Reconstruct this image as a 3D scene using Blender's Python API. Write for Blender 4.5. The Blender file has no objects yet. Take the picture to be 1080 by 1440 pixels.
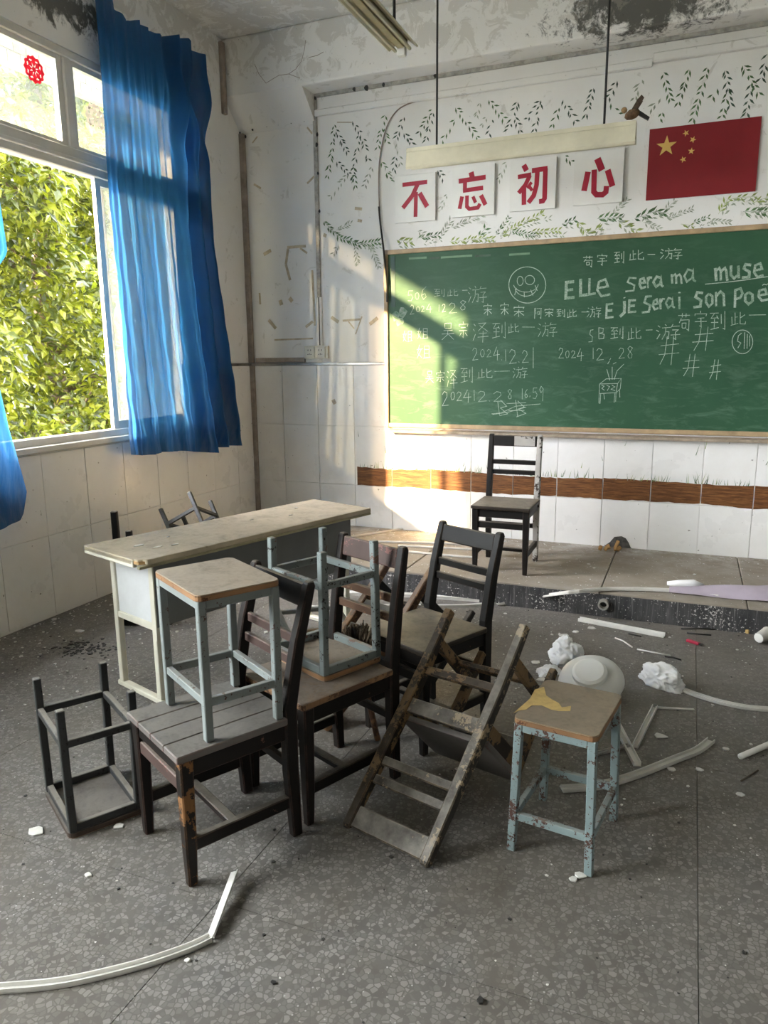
import bpy, bmesh, math, random
from mathutils import Vector, Matrix

random.seed(7)
scene = bpy.context.scene
COL = scene.collection

# ------------------------------------------------------------------ camera
FPX = 1039.5                      # focal length in pixels of the 1080x1440 frame
CAMR = ((0.925177, 0.379430, -0.008931), (0.067266, -0.187086, -0.980038), (-0.373527, 0.906108, -0.198611))
CAMP = Vector((0.0, 0.0, 1.45))
cam_data = bpy.data.cameras.new('camera')
cam = bpy.data.objects.new('camera', cam_data)
COL.objects.link(cam)
cam_data.sensor_fit = 'VERTICAL'
cam_data.sensor_height = 36.0
cam_data.lens = FPX / 1440.0 * 36.0
cam_data.clip_start = 0.02
rx_, dn_, fw_ = (Vector(r) for r in CAMR)
m3 = Matrix((rx_, -dn_, -fw_)).transposed()
cam.matrix_world = Matrix.Translation(CAMP) @ m3.to_4x4()
scene.camera = cam

# ------------------------------------------------------------------ world, sun, exposure
SUN_DIR = Vector((0.68, 1.0, -0.393)).normalized()
world = bpy.data.worlds.new('World')
scene.world = world
world.use_nodes = True
wn = world.node_tree
bg = wn.nodes['Background']
bg.inputs['Color'].default_value = (0.97, 0.97, 1.0, 1)
bg.inputs['Strength'].default_value = 6.0
sun_data = bpy.data.lights.new('sun', 'SUN')
sun_data.energy = 4.8
sun_data.color = (1.0, 0.70, 0.36)
sun_data.angle = math.radians(1.1)
sun = bpy.data.objects.new('sun', sun_data)
COL.objects.link(sun)
sun.rotation_euler = SUN_DIR.to_track_quat('-Z', 'Y').to_euler()
sun.location = (-8, -8, 7)
vs = scene.view_settings
vs.view_transform = 'Standard'
vs.look = 'None'
vs.exposure = 3.25
vs.gamma = 1.0
vs.use_curve_mapping = False

# ------------------------------------------------------------------ room constants (metres)
XL = -3.388          # left wall
YB = 5.3576          # back wall (blackboard wall)
XR = 3.7             # right wall
YF = -5.2            # wall behind the photographer
ZC = 3.80            # ceiling
PH = 0.145           # platform height
YP = 4.232           # platform front edge


def ray(x, y):
    a, b = (x - 540) / FPX, (y - 720) / FPX
    return rx_ * a + dn_ * b + fw_


def at(x, y, axis, val):
    d = ray(x, y)
    t = (val - CAMP[axis]) / d[axis]
    return CAMP + d * t


def wallpt(x, y, off=0.0):
    return at(x, y, 1, YB - off)


def leftpt(x, y, off=0.0):
    return at(x, y, 0, XL + off)


def flo(x, y, z=0.0):
    return at(x, y, 2, z)


# ------------------------------------------------------------------ node helper
class Nodes:
    def __init__(s, name):
        s.mat = bpy.data.materials.new(name)
        s.mat.use_nodes = True
        s.t = s.mat.node_tree
        s.b = s.t.nodes['Principled BSDF']
        s.out = s.t.nodes['Material Output']

    def n(s, kind, props=None, **ins):
        nd = s.t.nodes.new(kind)
        for k, v in (props or {}).items():
            setattr(nd, k, v)
        for k, v in ins.items():
            key = int(k[1:]) if k[0] == '_' else k.replace('_', ' ')
            s.set(nd.inputs[key], v)
        return nd

    def set(s, sock, v):
        if isinstance(v, bpy.types.NodeSocket):
            s.t.links.new(v, sock)
        elif isinstance(v, (tuple, list)) and len(v) == 3 and sock.type == 'RGBA':
            sock.default_value = (*v, 1)
        else:
            sock.default_value = v

    def coord(s, which='Object'):
        if which == 'World':
            return s.n('ShaderNodeNewGeometry').outputs['Position']
        return s.n('ShaderNodeTexCoord').outputs[which]

    def mapping(s, co, scale=(1, 1, 1), loc=(0, 0, 0), rot=(0, 0, 0)):
        return s.n('ShaderNodeMapping', None, Vector=co, Scale=scale, Location=loc, Rotation=rot).outputs[0]

    def noise(s, co, scale, detail=4, rough=0.6, dist=0.0):
        return s.n('ShaderNodeTexNoise', None, Vector=co, Scale=scale, Detail=detail, Roughness=rough, Distortion=dist).outputs['Fac']

    def voro(s, co, scale, feature='F1', out='Distance', rnd=1.0):
        return s.n('ShaderNodeTexVoronoi', {'feature': feature}, Vector=co, Scale=scale, Randomness=rnd).outputs[out]

    def ramp(s, fac, stops, interp='LINEAR'):
        nd = s.n('ShaderNodeValToRGB', None, Fac=fac)
        cr = nd.color_ramp
        cr.interpolation = interp
        while len(cr.elements) < len(stops):
            cr.elements.new(0.5)
        for e, (p, c) in zip(cr.elements, stops):
            e.position = p
            e.color = (c, c, c, 1) if isinstance(c, (int, float)) else (*c, 1)
        return nd.outputs['Color']

    def mix(s, fac, a, b, blend='MIX'):
        nd = s.n('ShaderNodeMix', {'data_type': 'RGBA', 'blend_type': blend})
        s.set(nd.inputs[0], fac)
        s.set(nd.inputs[6], a)
        s.set(nd.inputs[7], b)
        return nd.outputs[2]

    def math(s, op, a, b=0.0, clamp=False):
        nd = s.n('ShaderNodeMath', {'operation': op, 'use_clamp': clamp})
        s.set(nd.inputs[0], a)
        s.set(nd.inputs[1], b)
        return nd.outputs[0]

    def sep(s, v):
        return s.n('ShaderNodeSeparateXYZ', None, Vector=v).outputs

    def bump(s, h, strength=0.3, dist=0.01):
        s.set(s.b.inputs['Normal'], s.n('ShaderNodeBump', None, Height=h, Strength=strength, Distance=dist).outputs[0])

    def fin(s, color=None, rough=None, metal=None, spec=None):
        for k, v in (('Base Color', color), ('Roughness', rough), ('Metallic', metal), ('Specular IOR Level', spec)):
            if v is not None:
                s.set(s.b.inputs[k], v)
        return s.mat


def upness(N):
    return N.sep(N.n('ShaderNodeNewGeometry').outputs['Normal'])[2]


def m_plain(name, col, rough=0.6, var=0.25, scale=9, metal=0.0, spec=None):
    N = Nodes(name)
    co = N.coord()
    f = N.noise(co, scale, 5, 0.65)
    dark = tuple(c * (1 - var) for c in col)
    lite = tuple(min(1, c * (1 + var * 0.5)) for c in col)
    return N.fin(N.ramp(f, [(0.3, dark), (0.7, lite)]), rough, metal, spec)


def m_wood(name, base, under, amount=0.42, dust=0.45, dustcol=(0.30, 0.265, 0.22), rough=0.5, tint2=None, edge=0.75):
    """old paint on timber: chipped to the wood, settled dust on what faces up"""
    N = Nodes(name)
    co = N.coord()
    big = N.noise(co, 7, 6, 0.72, 0.4)
    fine = N.noise(co, 60, 4, 0.7)
    grain = N.noise(N.mapping(co, (40, 40, 4)), 3, 3, 0.6)
    chip = N.math('ADD', N.math('MULTIPLY', big, 0.75), N.math('MULTIPLY', fine, 0.25))
    chipm = N.ramp(chip, [(amount, 1.0), (amount + 0.012, 0.0)])
    # rubbed arrises: where a rounded normal leaves the flat one
    bev = N.n('ShaderNodeBevel', {'samples': 4}, Radius=0.006).outputs[0]
    dt_ = N.n('ShaderNodeVectorMath', {'operation': 'DOT_PRODUCT'}, _0=bev, _1=N.n('ShaderNodeNewGeometry').outputs['Normal']).outputs['Value']
    arr = N.ramp(dt_, [(0.90, 1.0), (0.985, 0.0)])
    wear = N.ramp(N.noise(co, 18, 4, 0.7), [(0.40, 0.0), (0.60, edge)])
    chipm = N.math('MAXIMUM', chipm, N.math('MULTIPLY', arr, wear))
    paint = N.ramp(N.noise(co, 3, 4, 0.6), [(0.3, tuple(c * 0.7 for c in base)), (0.7, tuple(c * 1.35 for c in base))])
    if tint2:
        t = N.ramp(N.noise(co, 5, 5, 0.7), [(0.5, 0.0), (0.6, 1.0)])
        paint = N.mix(t, paint, tint2)
    bare = N.mix(grain, tuple(c * 0.55 for c in under), under)
    c = N.mix(chipm, paint, bare)
    d = N.ramp(N.math('MULTIPLY', upness(N), N.math('ADD', 0.55, N.noise(co, 14, 4))), [(0.55, 0.0), (1.0, dust)])
    dc = N.ramp(N.math('ADD', N.math('MULTIPLY', N.noise(co, 9, 6, 0.7, 0.6), 0.7), N.math('MULTIPLY', N.noise(co, 70, 3, 0.7), 0.3)), [(0.34, tuple(v * 0.62 for v in dustcol)), (0.5, dustcol), (0.68, tuple(v * 1.22 for v in dustcol))])
    c = N.mix(d, c, dc)
    N.bump(N.math('SUBTRACT', N.math('MULTIPLY', fine, 0.3), chipm), 0.25, 0.003)
    return N.fin(c, N.math('ADD', rough, N.math('MULTIPLY', chipm, 0.25)), spec=0.22)


def m_metal_paint(name, base, rust=(0.075, 0.035, 0.025), amount=0.40, dust=0.35, bare=None):
    N = Nodes(name)
    co = N.coord()
    f = N.math('ADD', N.math('MULTIPLY', N.noise(co, 16, 6, 0.75), 0.65), N.math('MULTIPLY', N.noise(co, 95, 3, 0.7), 0.35))
    k = N.ramp(f, [(amount, 1.0), (amount + 0.015, 0.0)])
    paint = N.ramp(N.noise(co, 5, 4), [(0.3, tuple(c * 0.75 for c in base)), (0.7, tuple(c * 1.15 for c in base))])
    c = N.mix(k, paint, rust)
    if bare:
        c = N.mix(N.ramp(N.noise(co, 9, 5, 0.7, 0.5), [(0.60, 0.0), (0.62, 1.0)]), c, bare)
    d = N.ramp(N.math('MULTIPLY', upness(N), N.math('ADD', 0.5, N.noise(co, 14, 4))), [(0.5, 0.0), (1.0, dust)])
    c = N.mix(d, c, (0.30, 0.27, 0.235))
    N.bump(k, -0.3, 0.002)
    return N.fin(c, N.math('ADD', 0.42, N.math('MULTIPLY', k, 0.35)), spec=0.4)


# ------------------------------------------------------------------ mesh helper
class MB:
    def __init__(s):
        s.v = []
        s.f = []

    def add(s, vs_, fs_):
        o = len(s.v)
        s.v += [Vector(v) for v in vs_]
        s.f += [tuple(i + o for i in f) for f in fs_]
        return s

    BOXF = [(0, 3, 2, 1), (4, 5, 6, 7), (0, 1, 5, 4), (1, 2, 6, 5), (2, 3, 7, 6), (3, 0, 4, 7)]

    def box(s, x0, x1, y0, y1, z0, z1):
        return s.add([(x0, y0, z0), (x1, y0, z0), (x1, y1, z0), (x0, y1, z0), (x0, y0, z1), (x1, y0, z1), (x1, y1, z1), (x0, y1, z1)], MB.BOXF)

    def bars(s, pts, sizes, side=None):
        """rectangular bar through pts; sizes = (w, t) or a list; side = direction of w"""
        pts = [Vector(p) for p in pts]
        if not isinstance(sizes, list):
            sizes = [sizes] * len(pts)
        ring = []
        for i, p in enumerate(pts):
            d = (pts[min(i + 1, len(pts) - 1)] - pts[max(i - 1, 0)]).normalized()
            sd = Vector(side) if side is not None else (Vector((1, 0, 0)) if abs(d.x) < 0.9 else Vector((0, 1, 0)))
            u = (sd - d * sd.dot(d)).normalized()
            w = d.cross(u)
            a, b = sizes[i][0] / 2, sizes[i][1] / 2
            ring.append([p - u * a - w * b, p + u * a - w * b, p + u * a + w * b, p - u * a + w * b])
        vs_ = [q for r in ring for q in r]
        fs_ = [(3, 2, 1, 0)]
        for i in range(len(pts) - 1):
            o = 4 * i
            for k in range(4):
                fs_.append((o + k, o + (k + 1) % 4, o + 4 + (k + 1) % 4, o + 4 + k))
        o = 4 * (len(pts) - 1)
        fs_.append((o, o + 1, o + 2, o + 3))
        return s.add(vs_, fs_)

    def tube(s, pts, r, n=8, caps=True):
        pts = [Vector(p) for p in pts]
        rs = r if isinstance(r, list) else [r] * len(pts)
        vs_, fs_ = [], []
        prev = None
        for i, p in enumerate(pts):
            d = (pts[min(i + 1, len(pts) - 1)] - pts[max(i - 1, 0)]).normalized()
            if prev is None:
                ref = Vector((0, 0, 1)) if abs(d.z) < 0.9 else Vector((1, 0, 0))
            else:
                ref = prev
            u = (ref - d * ref.dot(d)).normalized()
            prev = u
            w = d.cross(u)
            for k in range(n):
                a = 2 * math.pi * k / n
                vs_.append(p + (u * math.cos(a) + w * math.sin(a)) * rs[i])
        for i in range(len(pts) - 1):
            for k in range(n):
                fs_.append((i * n + k, i * n + (k + 1) % n, (i + 1) * n + (k + 1) % n, (i + 1) * n + k))
        if caps:
            fs_.append(tuple(range(n))[::-1])
            fs_.append(tuple((len(pts) - 1) * n + k for k in range(n)))
        return s.add(vs_, fs_)

    def lathe(s, prof, n=24, c=(0, 0, 0)):
        c = Vector(c)
        vs_, fs_ = [], []
        for r, z in prof:
            for k in range(n):
                a = 2 * math.pi * k / n
                vs_.append(c + Vector((r * math.cos(a), r * math.sin(a), z)))
        for i in range(len(prof) - 1):
            for k in range(n):
                fs_.append((i * n + k, i * n + (k + 1) % n, (i + 1) * n + (k + 1) % n, (i + 1) * n + k))
        return s.add(vs_, fs_)

    def prism(s, poly, off):
        """poly: planar loop, extruded by the vector off"""
        poly = [Vector(p) for p in poly]
        off = Vector(off)
        n = len(poly)
        fs_ = [tuple(range(n))[::-1], tuple(range(n, 2 * n))]
        for i in range(n):
            j = (i + 1) % n
            fs_.append((i, j, n + j, n + i))
        return s.add(poly + [p + off for p in poly], fs_)

    def grid(s, fn, nu, nv, thick=None):
        vs_ = [Vector(fn(i / nu, j / nv)) for j in range(nv + 1) for i in range(nu + 1)]
        fs_ = [(j * (nu + 1) + i, j * (nu + 1) + i + 1, (j + 1) * (nu + 1) + i + 1, (j + 1) * (nu + 1) + i) for j in range(nv) for i in range(nu)]
        return s.add(vs_, fs_)

    def mesh(s, name, bevel=0.0, segs=1, smooth=False):
        me = bpy.data.meshes.new(name)
        me.from_pydata([tuple(v) for v in s.v], [], s.f)
        bm = bmesh.new()
        bm.from_mesh(me)
        bmesh.ops.recalc_face_normals(bm, faces=bm.faces)
        if bevel:
            ed = [e for e in bm.edges if len(e.link_faces) == 2 and e.calc_face_angle(0) > 0.6]
            bmesh.ops.bevel(bm, geom=ed, offset=bevel, segments=segs, affect='EDGES', profile=0.6, clamp_overlap=True)
        if smooth:
            for f in bm.faces:
                f.smooth = True
        bm.to_mesh(me)
        bm.free()
        return me

    def build(s, name, mat, parent=None, bevel=0.0, segs=1, smooth=False):
        me = s.mesh(name, bevel, segs, smooth)
        me.materials.append(mat)
        return link(name, me, parent)


def link(name, data, parent=None):
    o = bpy.data.objects.new(name, data)
    COL.objects.link(o)
    if parent is not None:
        o.parent = parent
    return o


def tag(o, label, cat=None, group=None, kind=None):
    if label:
        o['label'] = label
    if cat:
        o['category'] = cat
    if group:
        o['group'] = group
    if kind:
        o['kind'] = kind
    return o


def thing(name, label, cat, loc=(0, 0, 0), rotz=0.0, group=None, mat4=None):
    o = link(name, None)
    if mat4 is not None:
        o.matrix_world = mat4
    else:
        o.location = loc
        o.rotation_euler = (0, 0, rotz)
    return tag(o, label, cat, group)


def struct(o):
    o['kind'] = 'structure'
    return o


def ribbon(mb, pts, width, normal, ends=None):
    """flat stroke along pts lying in the plane with the given normal"""
    pts = [Vector(p) for p in pts]
    nrm = Vector(normal)
    L, R = [], []
    for i, p in enumerate(pts):
        a = (p - pts[i - 1]).normalized() if i > 0 else None
        b = (pts[i + 1] - p).normalized() if i < len(pts) - 1 else None
        if a is None:
            t, k = b, 1.0
        elif b is None:
            t, k = a, 1.0
        else:
            t = a + b
            t = t.normalized() if t.length > 1e-6 else b
            k = 1.0 / max(0.45, t.dot(b))
        w = width[i] if isinstance(width, list) else width
        sd = nrm.cross(t).normalized() * (w / 2 * k)
        L.append(p + sd)
        R.append(p - sd)
    n = len(pts)
    mb.add(L + R, [(i, n + i, n + i + 1, i + 1) for i in range(n - 1)])


# ------------------------------------------------------------------ materials
def m_plaster():
    """white distemper with damp grime and black mould high up near the ceiling"""
    N = Nodes('plaster')
    p = N.coord('World')
    xyz = N.sep(p)
    base = N.ramp(N.noise(p, 1.3, 5, 0.6), [(0.3, (0.77, 0.755, 0.72)), (0.7, (0.86, 0.85, 0.825))])
    specks = N.ramp(N.noise(p, 42, 2, 0.5), [(0.24, 1.0), (0.27, 0.0)])
    base = N.mix(N.math('MULTIPLY', specks, 0.5), base, (0.30, 0.28, 0.25))
    # mould colonies: left wall head above the window, and the beam over the flag
    dl = N.n('ShaderNodeVectorMath', {'operation': 'DISTANCE'}, _0=N.mapping(p, (1.0, 0.62, 2.6)), _1=(XL, 3.52 * 0.62, 3.43 * 2.6)).outputs['Value']
    dr = N.n('ShaderNodeVectorMath', {'operation': 'DISTANCE'}, _0=N.mapping(p, (0.55, 1.6, 2.0)), _1=(-0.40 * 0.55, 5.16 * 1.6, 3.52 * 2.0)).outputs['Value']
    blot = N.noise(p, 9, 7, 0.75, 0.8)
    fine = N.noise(p, 42, 4, 0.7)
    bl = N.math('ADD', N.math('MULTIPLY', blot, 0.75), N.math('MULTIPLY', fine, 0.25))
    for d, r in ((dl, 0.55), (dr, 0.58)):
        inside = N.math('SUBTRACT', 1.0, N.math('DIVIDE', d, r), clamp=True)
        k = N.ramp(N.math('ADD', N.math('MULTIPLY', inside, 0.44), bl), [(0.70, 0.0), (0.80, 0.88)])
        base = N.mix(k, base, (0.035, 0.035, 0.028))
    # peeling, discoloured band beside the curtain head
    hi = N.ramp(xyz[2], [(0.0, 0.0), (1.0, 1.0)])
    zz = N.math('SUBTRACT', xyz[2], 3.35)
    pe = N.ramp(N.math('ADD', N.math('MULTIPLY', zz, 0.35, clamp=True), N.noise(p, 6, 7, 0.7, 1.0)), [(0.60, 0.0), (0.64, 0.35)])
    base = N.mix(pe, base, (0.42, 0.39, 0.33))
    N.bump(N.noise(p, 25, 5, 0.7), 0.12, 0.01)
    return N.fin(base, 0.85, spec=0.2)


def m_terrazzo():
    N = Nodes('terrazzo')
    p = N.coord('World')
    flat = N.mapping(p, (1, 1, 0))
    wob = N.n('ShaderNodeTexNoise', None, Vector=flat, Scale=30.0, Detail=2.0).outputs['Color']
    q = N.n('ShaderNodeVectorMath', {'operation': 'ADD'}, _0=flat, _1=N.n('ShaderNodeVectorMath', {'operation': 'SCALE'}, _0=wob, Scale=0.012).outputs[0]).outputs[0]
    e1 = N.voro(q, 70, 'DISTANCE_TO_EDGE')
    c1 = N.n('ShaderNodeTexVoronoi', {'feature': 'F1'}, Vector=q, Scale=70.0).outputs['Color']
    rnd = N.sep(c1)
    chipc = N.ramp(rnd[0], [(0.0, (0.131, 0.1225, 0.1139)), (0.45, (0.195, 0.1825, 0.17)), (1.0, (0.2652, 0.2512, 0.2356))])
    present = N.ramp(rnd[1], [(0.16, 0.0), (0.20, 1.0)])
    edge = N.ramp(e1, [(0.06, 0.0), (0.12, 1.0)])
    k = N.math('MULTIPLY', present, edge)
    cement = N.ramp(N.noise(flat, 5, 5, 0.65), [(0.3, (0.0998, 0.092, 0.085)), (0.7, (0.142, 0.1318, 0.1225))])
    c = N.mix(k, cement, chipc)
    stain = N.ramp(N.noise(flat, 1.1, 6, 0.62, 0.6), [(0.38, 0.0), (0.62, 1.0)])
    c = N.mix(N.math('MULTIPLY', stain, 0.5), c, (0.118, 0.098, 0.074))
    # dusty, chalky drift further back in the room and by the window wall
    y = N.sep(p)[1]
    far = N.math('MULTIPLY', N.math('SUBTRACT', y, 1.9), 0.42, clamp=True)
    du = N.math('MULTIPLY', far, N.ramp(N.noise(flat, 2.2, 7, 0.72, 0.5), [(0.32, 0.15), (0.7, 0.9)]))
    c = N.mix(du, c, (0.205, 0.185, 0.162))
    dirt = N.ramp(N.noise(flat, 1.7, 7, 0.7, 0.9), [(0.57, 0.0), (0.72, 0.55)])
    c = N.mix(dirt, c, (0.085, 0.072, 0.055))
    spk = N.ramp(N.voro(flat, 55, 'F1'), [(0.11, 1.0), (0.15, 0.0)])
    spm = N.ramp(N.noise(flat, 2.6, 4, 0.6), [(0.50, 0.0), (0.62, 1.0)])
    c = N.mix(N.math('MULTIPLY', N.math('MULTIPLY', spk, spm), 0.75), c, (0.55, 0.53, 0.50))
    N.bump(N.math('MULTIPLY', k, 0.4), 0.08, 0.003)
    return N.fin(c, N.ramp(N.noise(flat, 3, 5), [(0.3, 0.42), (0.7, 0.68)]), spec=0.35)


def m_platform():
    N = Nodes('platform_cement')
    p = N.coord('World')
    c = N.ramp(N.noise(p, 2.4, 7, 0.68, 0.4), [(0.3, (0.20, 0.165, 0.125)), (0.55, (0.30, 0.262, 0.215)), (0.75, (0.36, 0.335, 0.30))])
    y = N.sep(p)[1]
    near = N.math('MULTIPLY', N.math('SUBTRACT', y, 4.85), 2.2, clamp=True)
    chalk = N.math('MULTIPLY', near, N.ramp(N.noise(p, 5, 7, 0.75), [(0.45, 0.0), (0.65, 1.0)]))
    c = N.mix(N.math('MULTIPLY', chalk, 0.7), c, (0.60, 0.58, 0.54))
    sp = N.ramp(N.noise(p, 60, 3, 0.6), [(0.68, 0.0), (0.71, 0.8)])
    c = N.mix(sp, c, (0.62, 0.60, 0.56))
    N.bump(N.noise(p, 30, 5, 0.7), 0.25, 0.01)
    return N.fin(c, 0.8, spec=0.2)


def m_riser():
    """black painted riser with a rash of plaster spatter"""
    N = Nodes('riser_paint')
    p = N.coord('World')
    c = N.ramp(N.noise(N.mapping(p, (3, 1, 0.7)), 5, 6, 0.7), [(0.3, (0.028, 0.028, 0.030)), (0.7, (0.085, 0.083, 0.083))])
    sp = N.ramp(N.math('ADD', N.math('MULTIPLY', N.noise(p, 75, 3, 0.6), 0.7), N.math('MULTIPLY', N.noise(p, 4, 3), 0.3)), [(0.58, 0.0), (0.61, 1.0)])
    dr = N.ramp(N.noise(N.mapping(p, (18, 1, 0.8)), 4, 4, 0.7), [(0.55, 0.0), (0.68, 0.6)])
    c = N.mix(dr, c, (0.25, 0.245, 0.235))
    c = N.mix(sp, c, (0.52, 0.50, 0.47))
    return N.fin(c, 0.7, spec=0.25)


def m_tile():
    N = Nodes('wall_tile')
    p = N.coord('World')
    c = N.ramp(N.noise(p, 1.6, 5, 0.6), [(0.3, (0.80, 0.785, 0.755)), (0.7, (0.87, 0.86, 0.845))])
    gr = N.math('MULTIPLY', 0.4, N.ramp(N.noise(p, 3.5, 7, 0.7, 0.5), [(0.42, 0.0), (0.7, 0.8)]))
    c = N.mix(N.math('MULTIPLY', gr, 0.35), c, (0.46, 0.41, 0.34))
    sm = N.ramp(N.noise(p, 38, 2, 0.5), [(0.235, 0.8), (0.26, 0.0)])
    c = N.mix(sm, c, (0.22, 0.20, 0.17))
    return N.fin(c, N.ramp(N.noise(p, 4, 4), [(0.3, 0.22), (0.7, 0.42)]), spec=0.45)


def m_board():
    N = Nodes('blackboard_green')
    p = N.coord('World')
    c = N.ramp(N.noise(p, 1.2, 5, 0.6, 0.4), [(0.3, (0.018, 0.066, 0.033)), (0.7, (0.032, 0.098, 0.050))])
    wipe = N.ramp(N.noise(N.mapping(p, (1.5, 1, 5)), 4, 6, 0.7, 0.6), [(0.5, 0.0), (0.8, 0.20)])
    z = N.sep(p)[2]
    low = N.math('SUBTRACT', 1.0, N.math('MULTIPLY', N.math('SUBTRACT', z, 0.95), 0.9), clamp=True)
    c = N.mix(N.math('MULTIPLY', wipe, N.math('ADD', 0.4, low)), c, (0.30, 0.40, 0.31))
    return N.fin(c, 0.52, spec=0.3)


def m_chalk(name='chalk', k=0.45):
    N = Nodes(name)
    p = N.coord('World')
    f = N.ramp(N.math('ADD', N.math('MULTIPLY', N.noise(p, 160, 3, 0.7), 0.6), N.math('MULTIPLY', N.noise(p, 12, 3), 0.4)), [(k - 0.08, 0.25), (k + 0.1, 1.0)])
    return N.fin(N.mix(f, (0.07, 0.17, 0.095), (0.42, 0.48, 0.41)), 0.95, spec=0.05)


def m_curtain():
    N = Nodes('curtain_cloth')
    co = N.coord('World')
    xyz = N.sep(co)
    wv = N.n('ShaderNodeTexWave', {'wave_type': 'BANDS', 'bands_direction': 'Z'}, Vector=co, Scale=70.0, Distortion=1.0).outputs['Fac']
    c = N.ramp(N.noise(co, 3, 5, 0.6), [(0.3, (0.007, 0.044, 0.135)), (0.7, (0.013, 0.080, 0.225))])
    c = N.mix(N.math('MULTIPLY', wv, 0.18), c, (0.06, 0.22, 0.46))
    # grey dust caught by the hem
    low = N.math('SUBTRACT', 1.0, N.math('MULTIPLY', N.math('SUBTRACT', xyz[2], 0.7), 1.5), clamp=True)
    du = N.math('MULTIPLY', low, N.ramp(N.noise(N.mapping(co, (1, 6, 0.5)), 6, 5, 0.7), [(0.42, 0.0), (0.7, 0.5)]))
    c = N.mix(du, c, (0.24, 0.28, 0.36))
    N.fin(c, 0.75, spec=0.25)
    tr = N.n('ShaderNodeBsdfTranslucent', None, Color=N.mix(0.35, c, (0.045, 0.26, 0.66)))
    mx = N.n('ShaderNodeMixShader', None, Fac=0.46, _1=N.b.outputs[0], _2=tr.outputs[0])
    gap = N.n('ShaderNodeBsdfTransparent', None, Color=(0.95, 0.97, 1.0))      # open weave
    mx = N.n('ShaderNodeMixShader', None, Fac=0.055, _1=mx.outputs[0], _2=gap.outputs[0])
    N.t.links.new(mx.outputs[0], N.out.inputs['Surface'])
    return N.mat


def m_leaf(name, a, b, tr=0.45):
    N = Nodes(name)
    co = N.coord('World')
    c = N.ramp(N.noise(co, 5, 3, 0.7), [(0.3, a), (0.7, b)])
    N.fin(c, 0.4, spec=0.4)
    t = N.n('ShaderNodeBsdfTranslucent', None, Color=N.mix(0.5, c, (0.17, 0.20, 0.008)))
    mx = N.n('ShaderNodeMixShader', None, Fac=tr, _1=N.b.outputs[0], _2=t.outputs[0])
    N.t.links.new(mx.outputs[0], N.out.inputs['Surface'])
    return N.mat


def m_glass(name, dirt=0.25):
    """thin pane: mostly clear, a film of dust that catches the light"""
    N = Nodes(name)
    co = N.coord('World')
    tr = N.n('ShaderNodeBsdfTransparent', None, Color=(0.93, 0.96, 0.95))
    gl = N.n('ShaderNodeBsdfGlossy', None, Color=(1, 1, 1), Roughness=0.05)
    df = N.n('ShaderNodeBsdfTranslucent', None, Color=(0.80, 0.82, 0.78))
    d2 = N.n('ShaderNodeBsdfDiffuse', None, Color=(0.75, 0.77, 0.74))
    dd = N.n('ShaderNodeMixShader', None, Fac=0.5, _1=df.outputs[0], _2=d2.outputs[0])
    m1 = N.n('ShaderNodeMixShader', None, Fac=0.06, _1=tr.outputs[0], _2=gl.outputs[0])
    f = N.ramp(N.noise(co, 7, 7, 0.7, 0.6), [(0.3, dirt * 0.35), (0.75, dirt * 1.5)])
    m2 = N.n('ShaderNodeMixShader', None, Fac=f, _1=m1.outputs[0], _2=dd.outputs[0])
    N.t.links.new(m2.outputs[0], N.out.inputs['Surface'])
    return N.mat


def m_plank_paint():
    """brown soil band brushed on the tiles"""
    N = Nodes('mural_brown')
    p = N.coord('World')
    g = N.noise(N.mapping(p, (2.2, 1, 26)), 3.2, 6, 0.75, 0.5)
    c = N.ramp(g, [(0.32, (0.055, 0.018, 0.006)), (0.5, (0.15, 0.058, 0.018)), (0.66, (0.27, 0.125, 0.04)), (0.8, (0.42, 0.25, 0.11))])
    return N.fin(c, 0.5, spec=0.35)


MAT = {}
MAT['plaster'] = m_plaster()
MAT['terrazzo'] = m_terrazzo()
MAT['platform'] = m_platform()
MAT['riser'] = m_riser()
MAT['tile'] = m_tile()
MAT['grout'] = m_plain('tile_grout', (0.34, 0.31, 0.27), 0.9)
MAT['board'] = m_board()
MAT['chalk'] = m_chalk('chalk', 0.44)
MAT['chalk_bold'] = m_chalk('chalk_bold', 0.50)
MAT['curtain'] = m_curtain()
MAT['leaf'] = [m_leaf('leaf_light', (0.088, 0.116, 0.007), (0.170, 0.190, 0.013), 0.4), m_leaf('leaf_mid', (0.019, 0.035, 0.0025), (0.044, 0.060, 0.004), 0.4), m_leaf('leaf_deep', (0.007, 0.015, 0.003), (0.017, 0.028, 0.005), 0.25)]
MAT['bark'] = m_plain('bark', (0.10, 0.075, 0.05), 0.9, 0.5, 12)
MAT['glass'] = m_glass('dusty_glass', 0.10)
MAT['alu'] = m_plain('window_enamel', (0.70, 0.68, 0.63), 0.35, 0.15, 5)
MAT['mural_brown'] = m_plank_paint()
MAT['mural_green'] = m_plain('mural_leaf_green', (0.10, 0.19, 0.075), 0.7, 0.7, 6)
MAT['mural_dark'] = m_plain('mural_leaf_dark', (0.060, 0.105, 0.068), 0.7, 0.6, 6)
MAT['mural_lime'] = m_plain('mural_leaf_lime', (0.30, 0.38, 0.10), 0.7, 0.5, 6)
MAT['mural_faint'] = m_plain('mural_leaf_faint', (0.36, 0.40, 0.31), 0.75, 0.4, 6)
MAT['boardframe'] = m_plain('board_frame', (0.42, 0.30, 0.17), 0.5, 0.3, 12)
MAT['tray'] = m_plain('chalk_tray', (0.36, 0.29, 0.215), 0.55, 0.4, 20)
MAT['signwhite'] = m_plain('sign_panel', (0.80, 0.79, 0.75), 0.5, 0.06, 4)
MAT['signred'] = m_plain('sign_red', (0.40, 0.007, 0.034), 0.5, 0.2, 8)
MAT['flagred'] = m_plain('flag_red', (0.235, 0.006, 0.012), 0.5, 0.12, 3)
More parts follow.
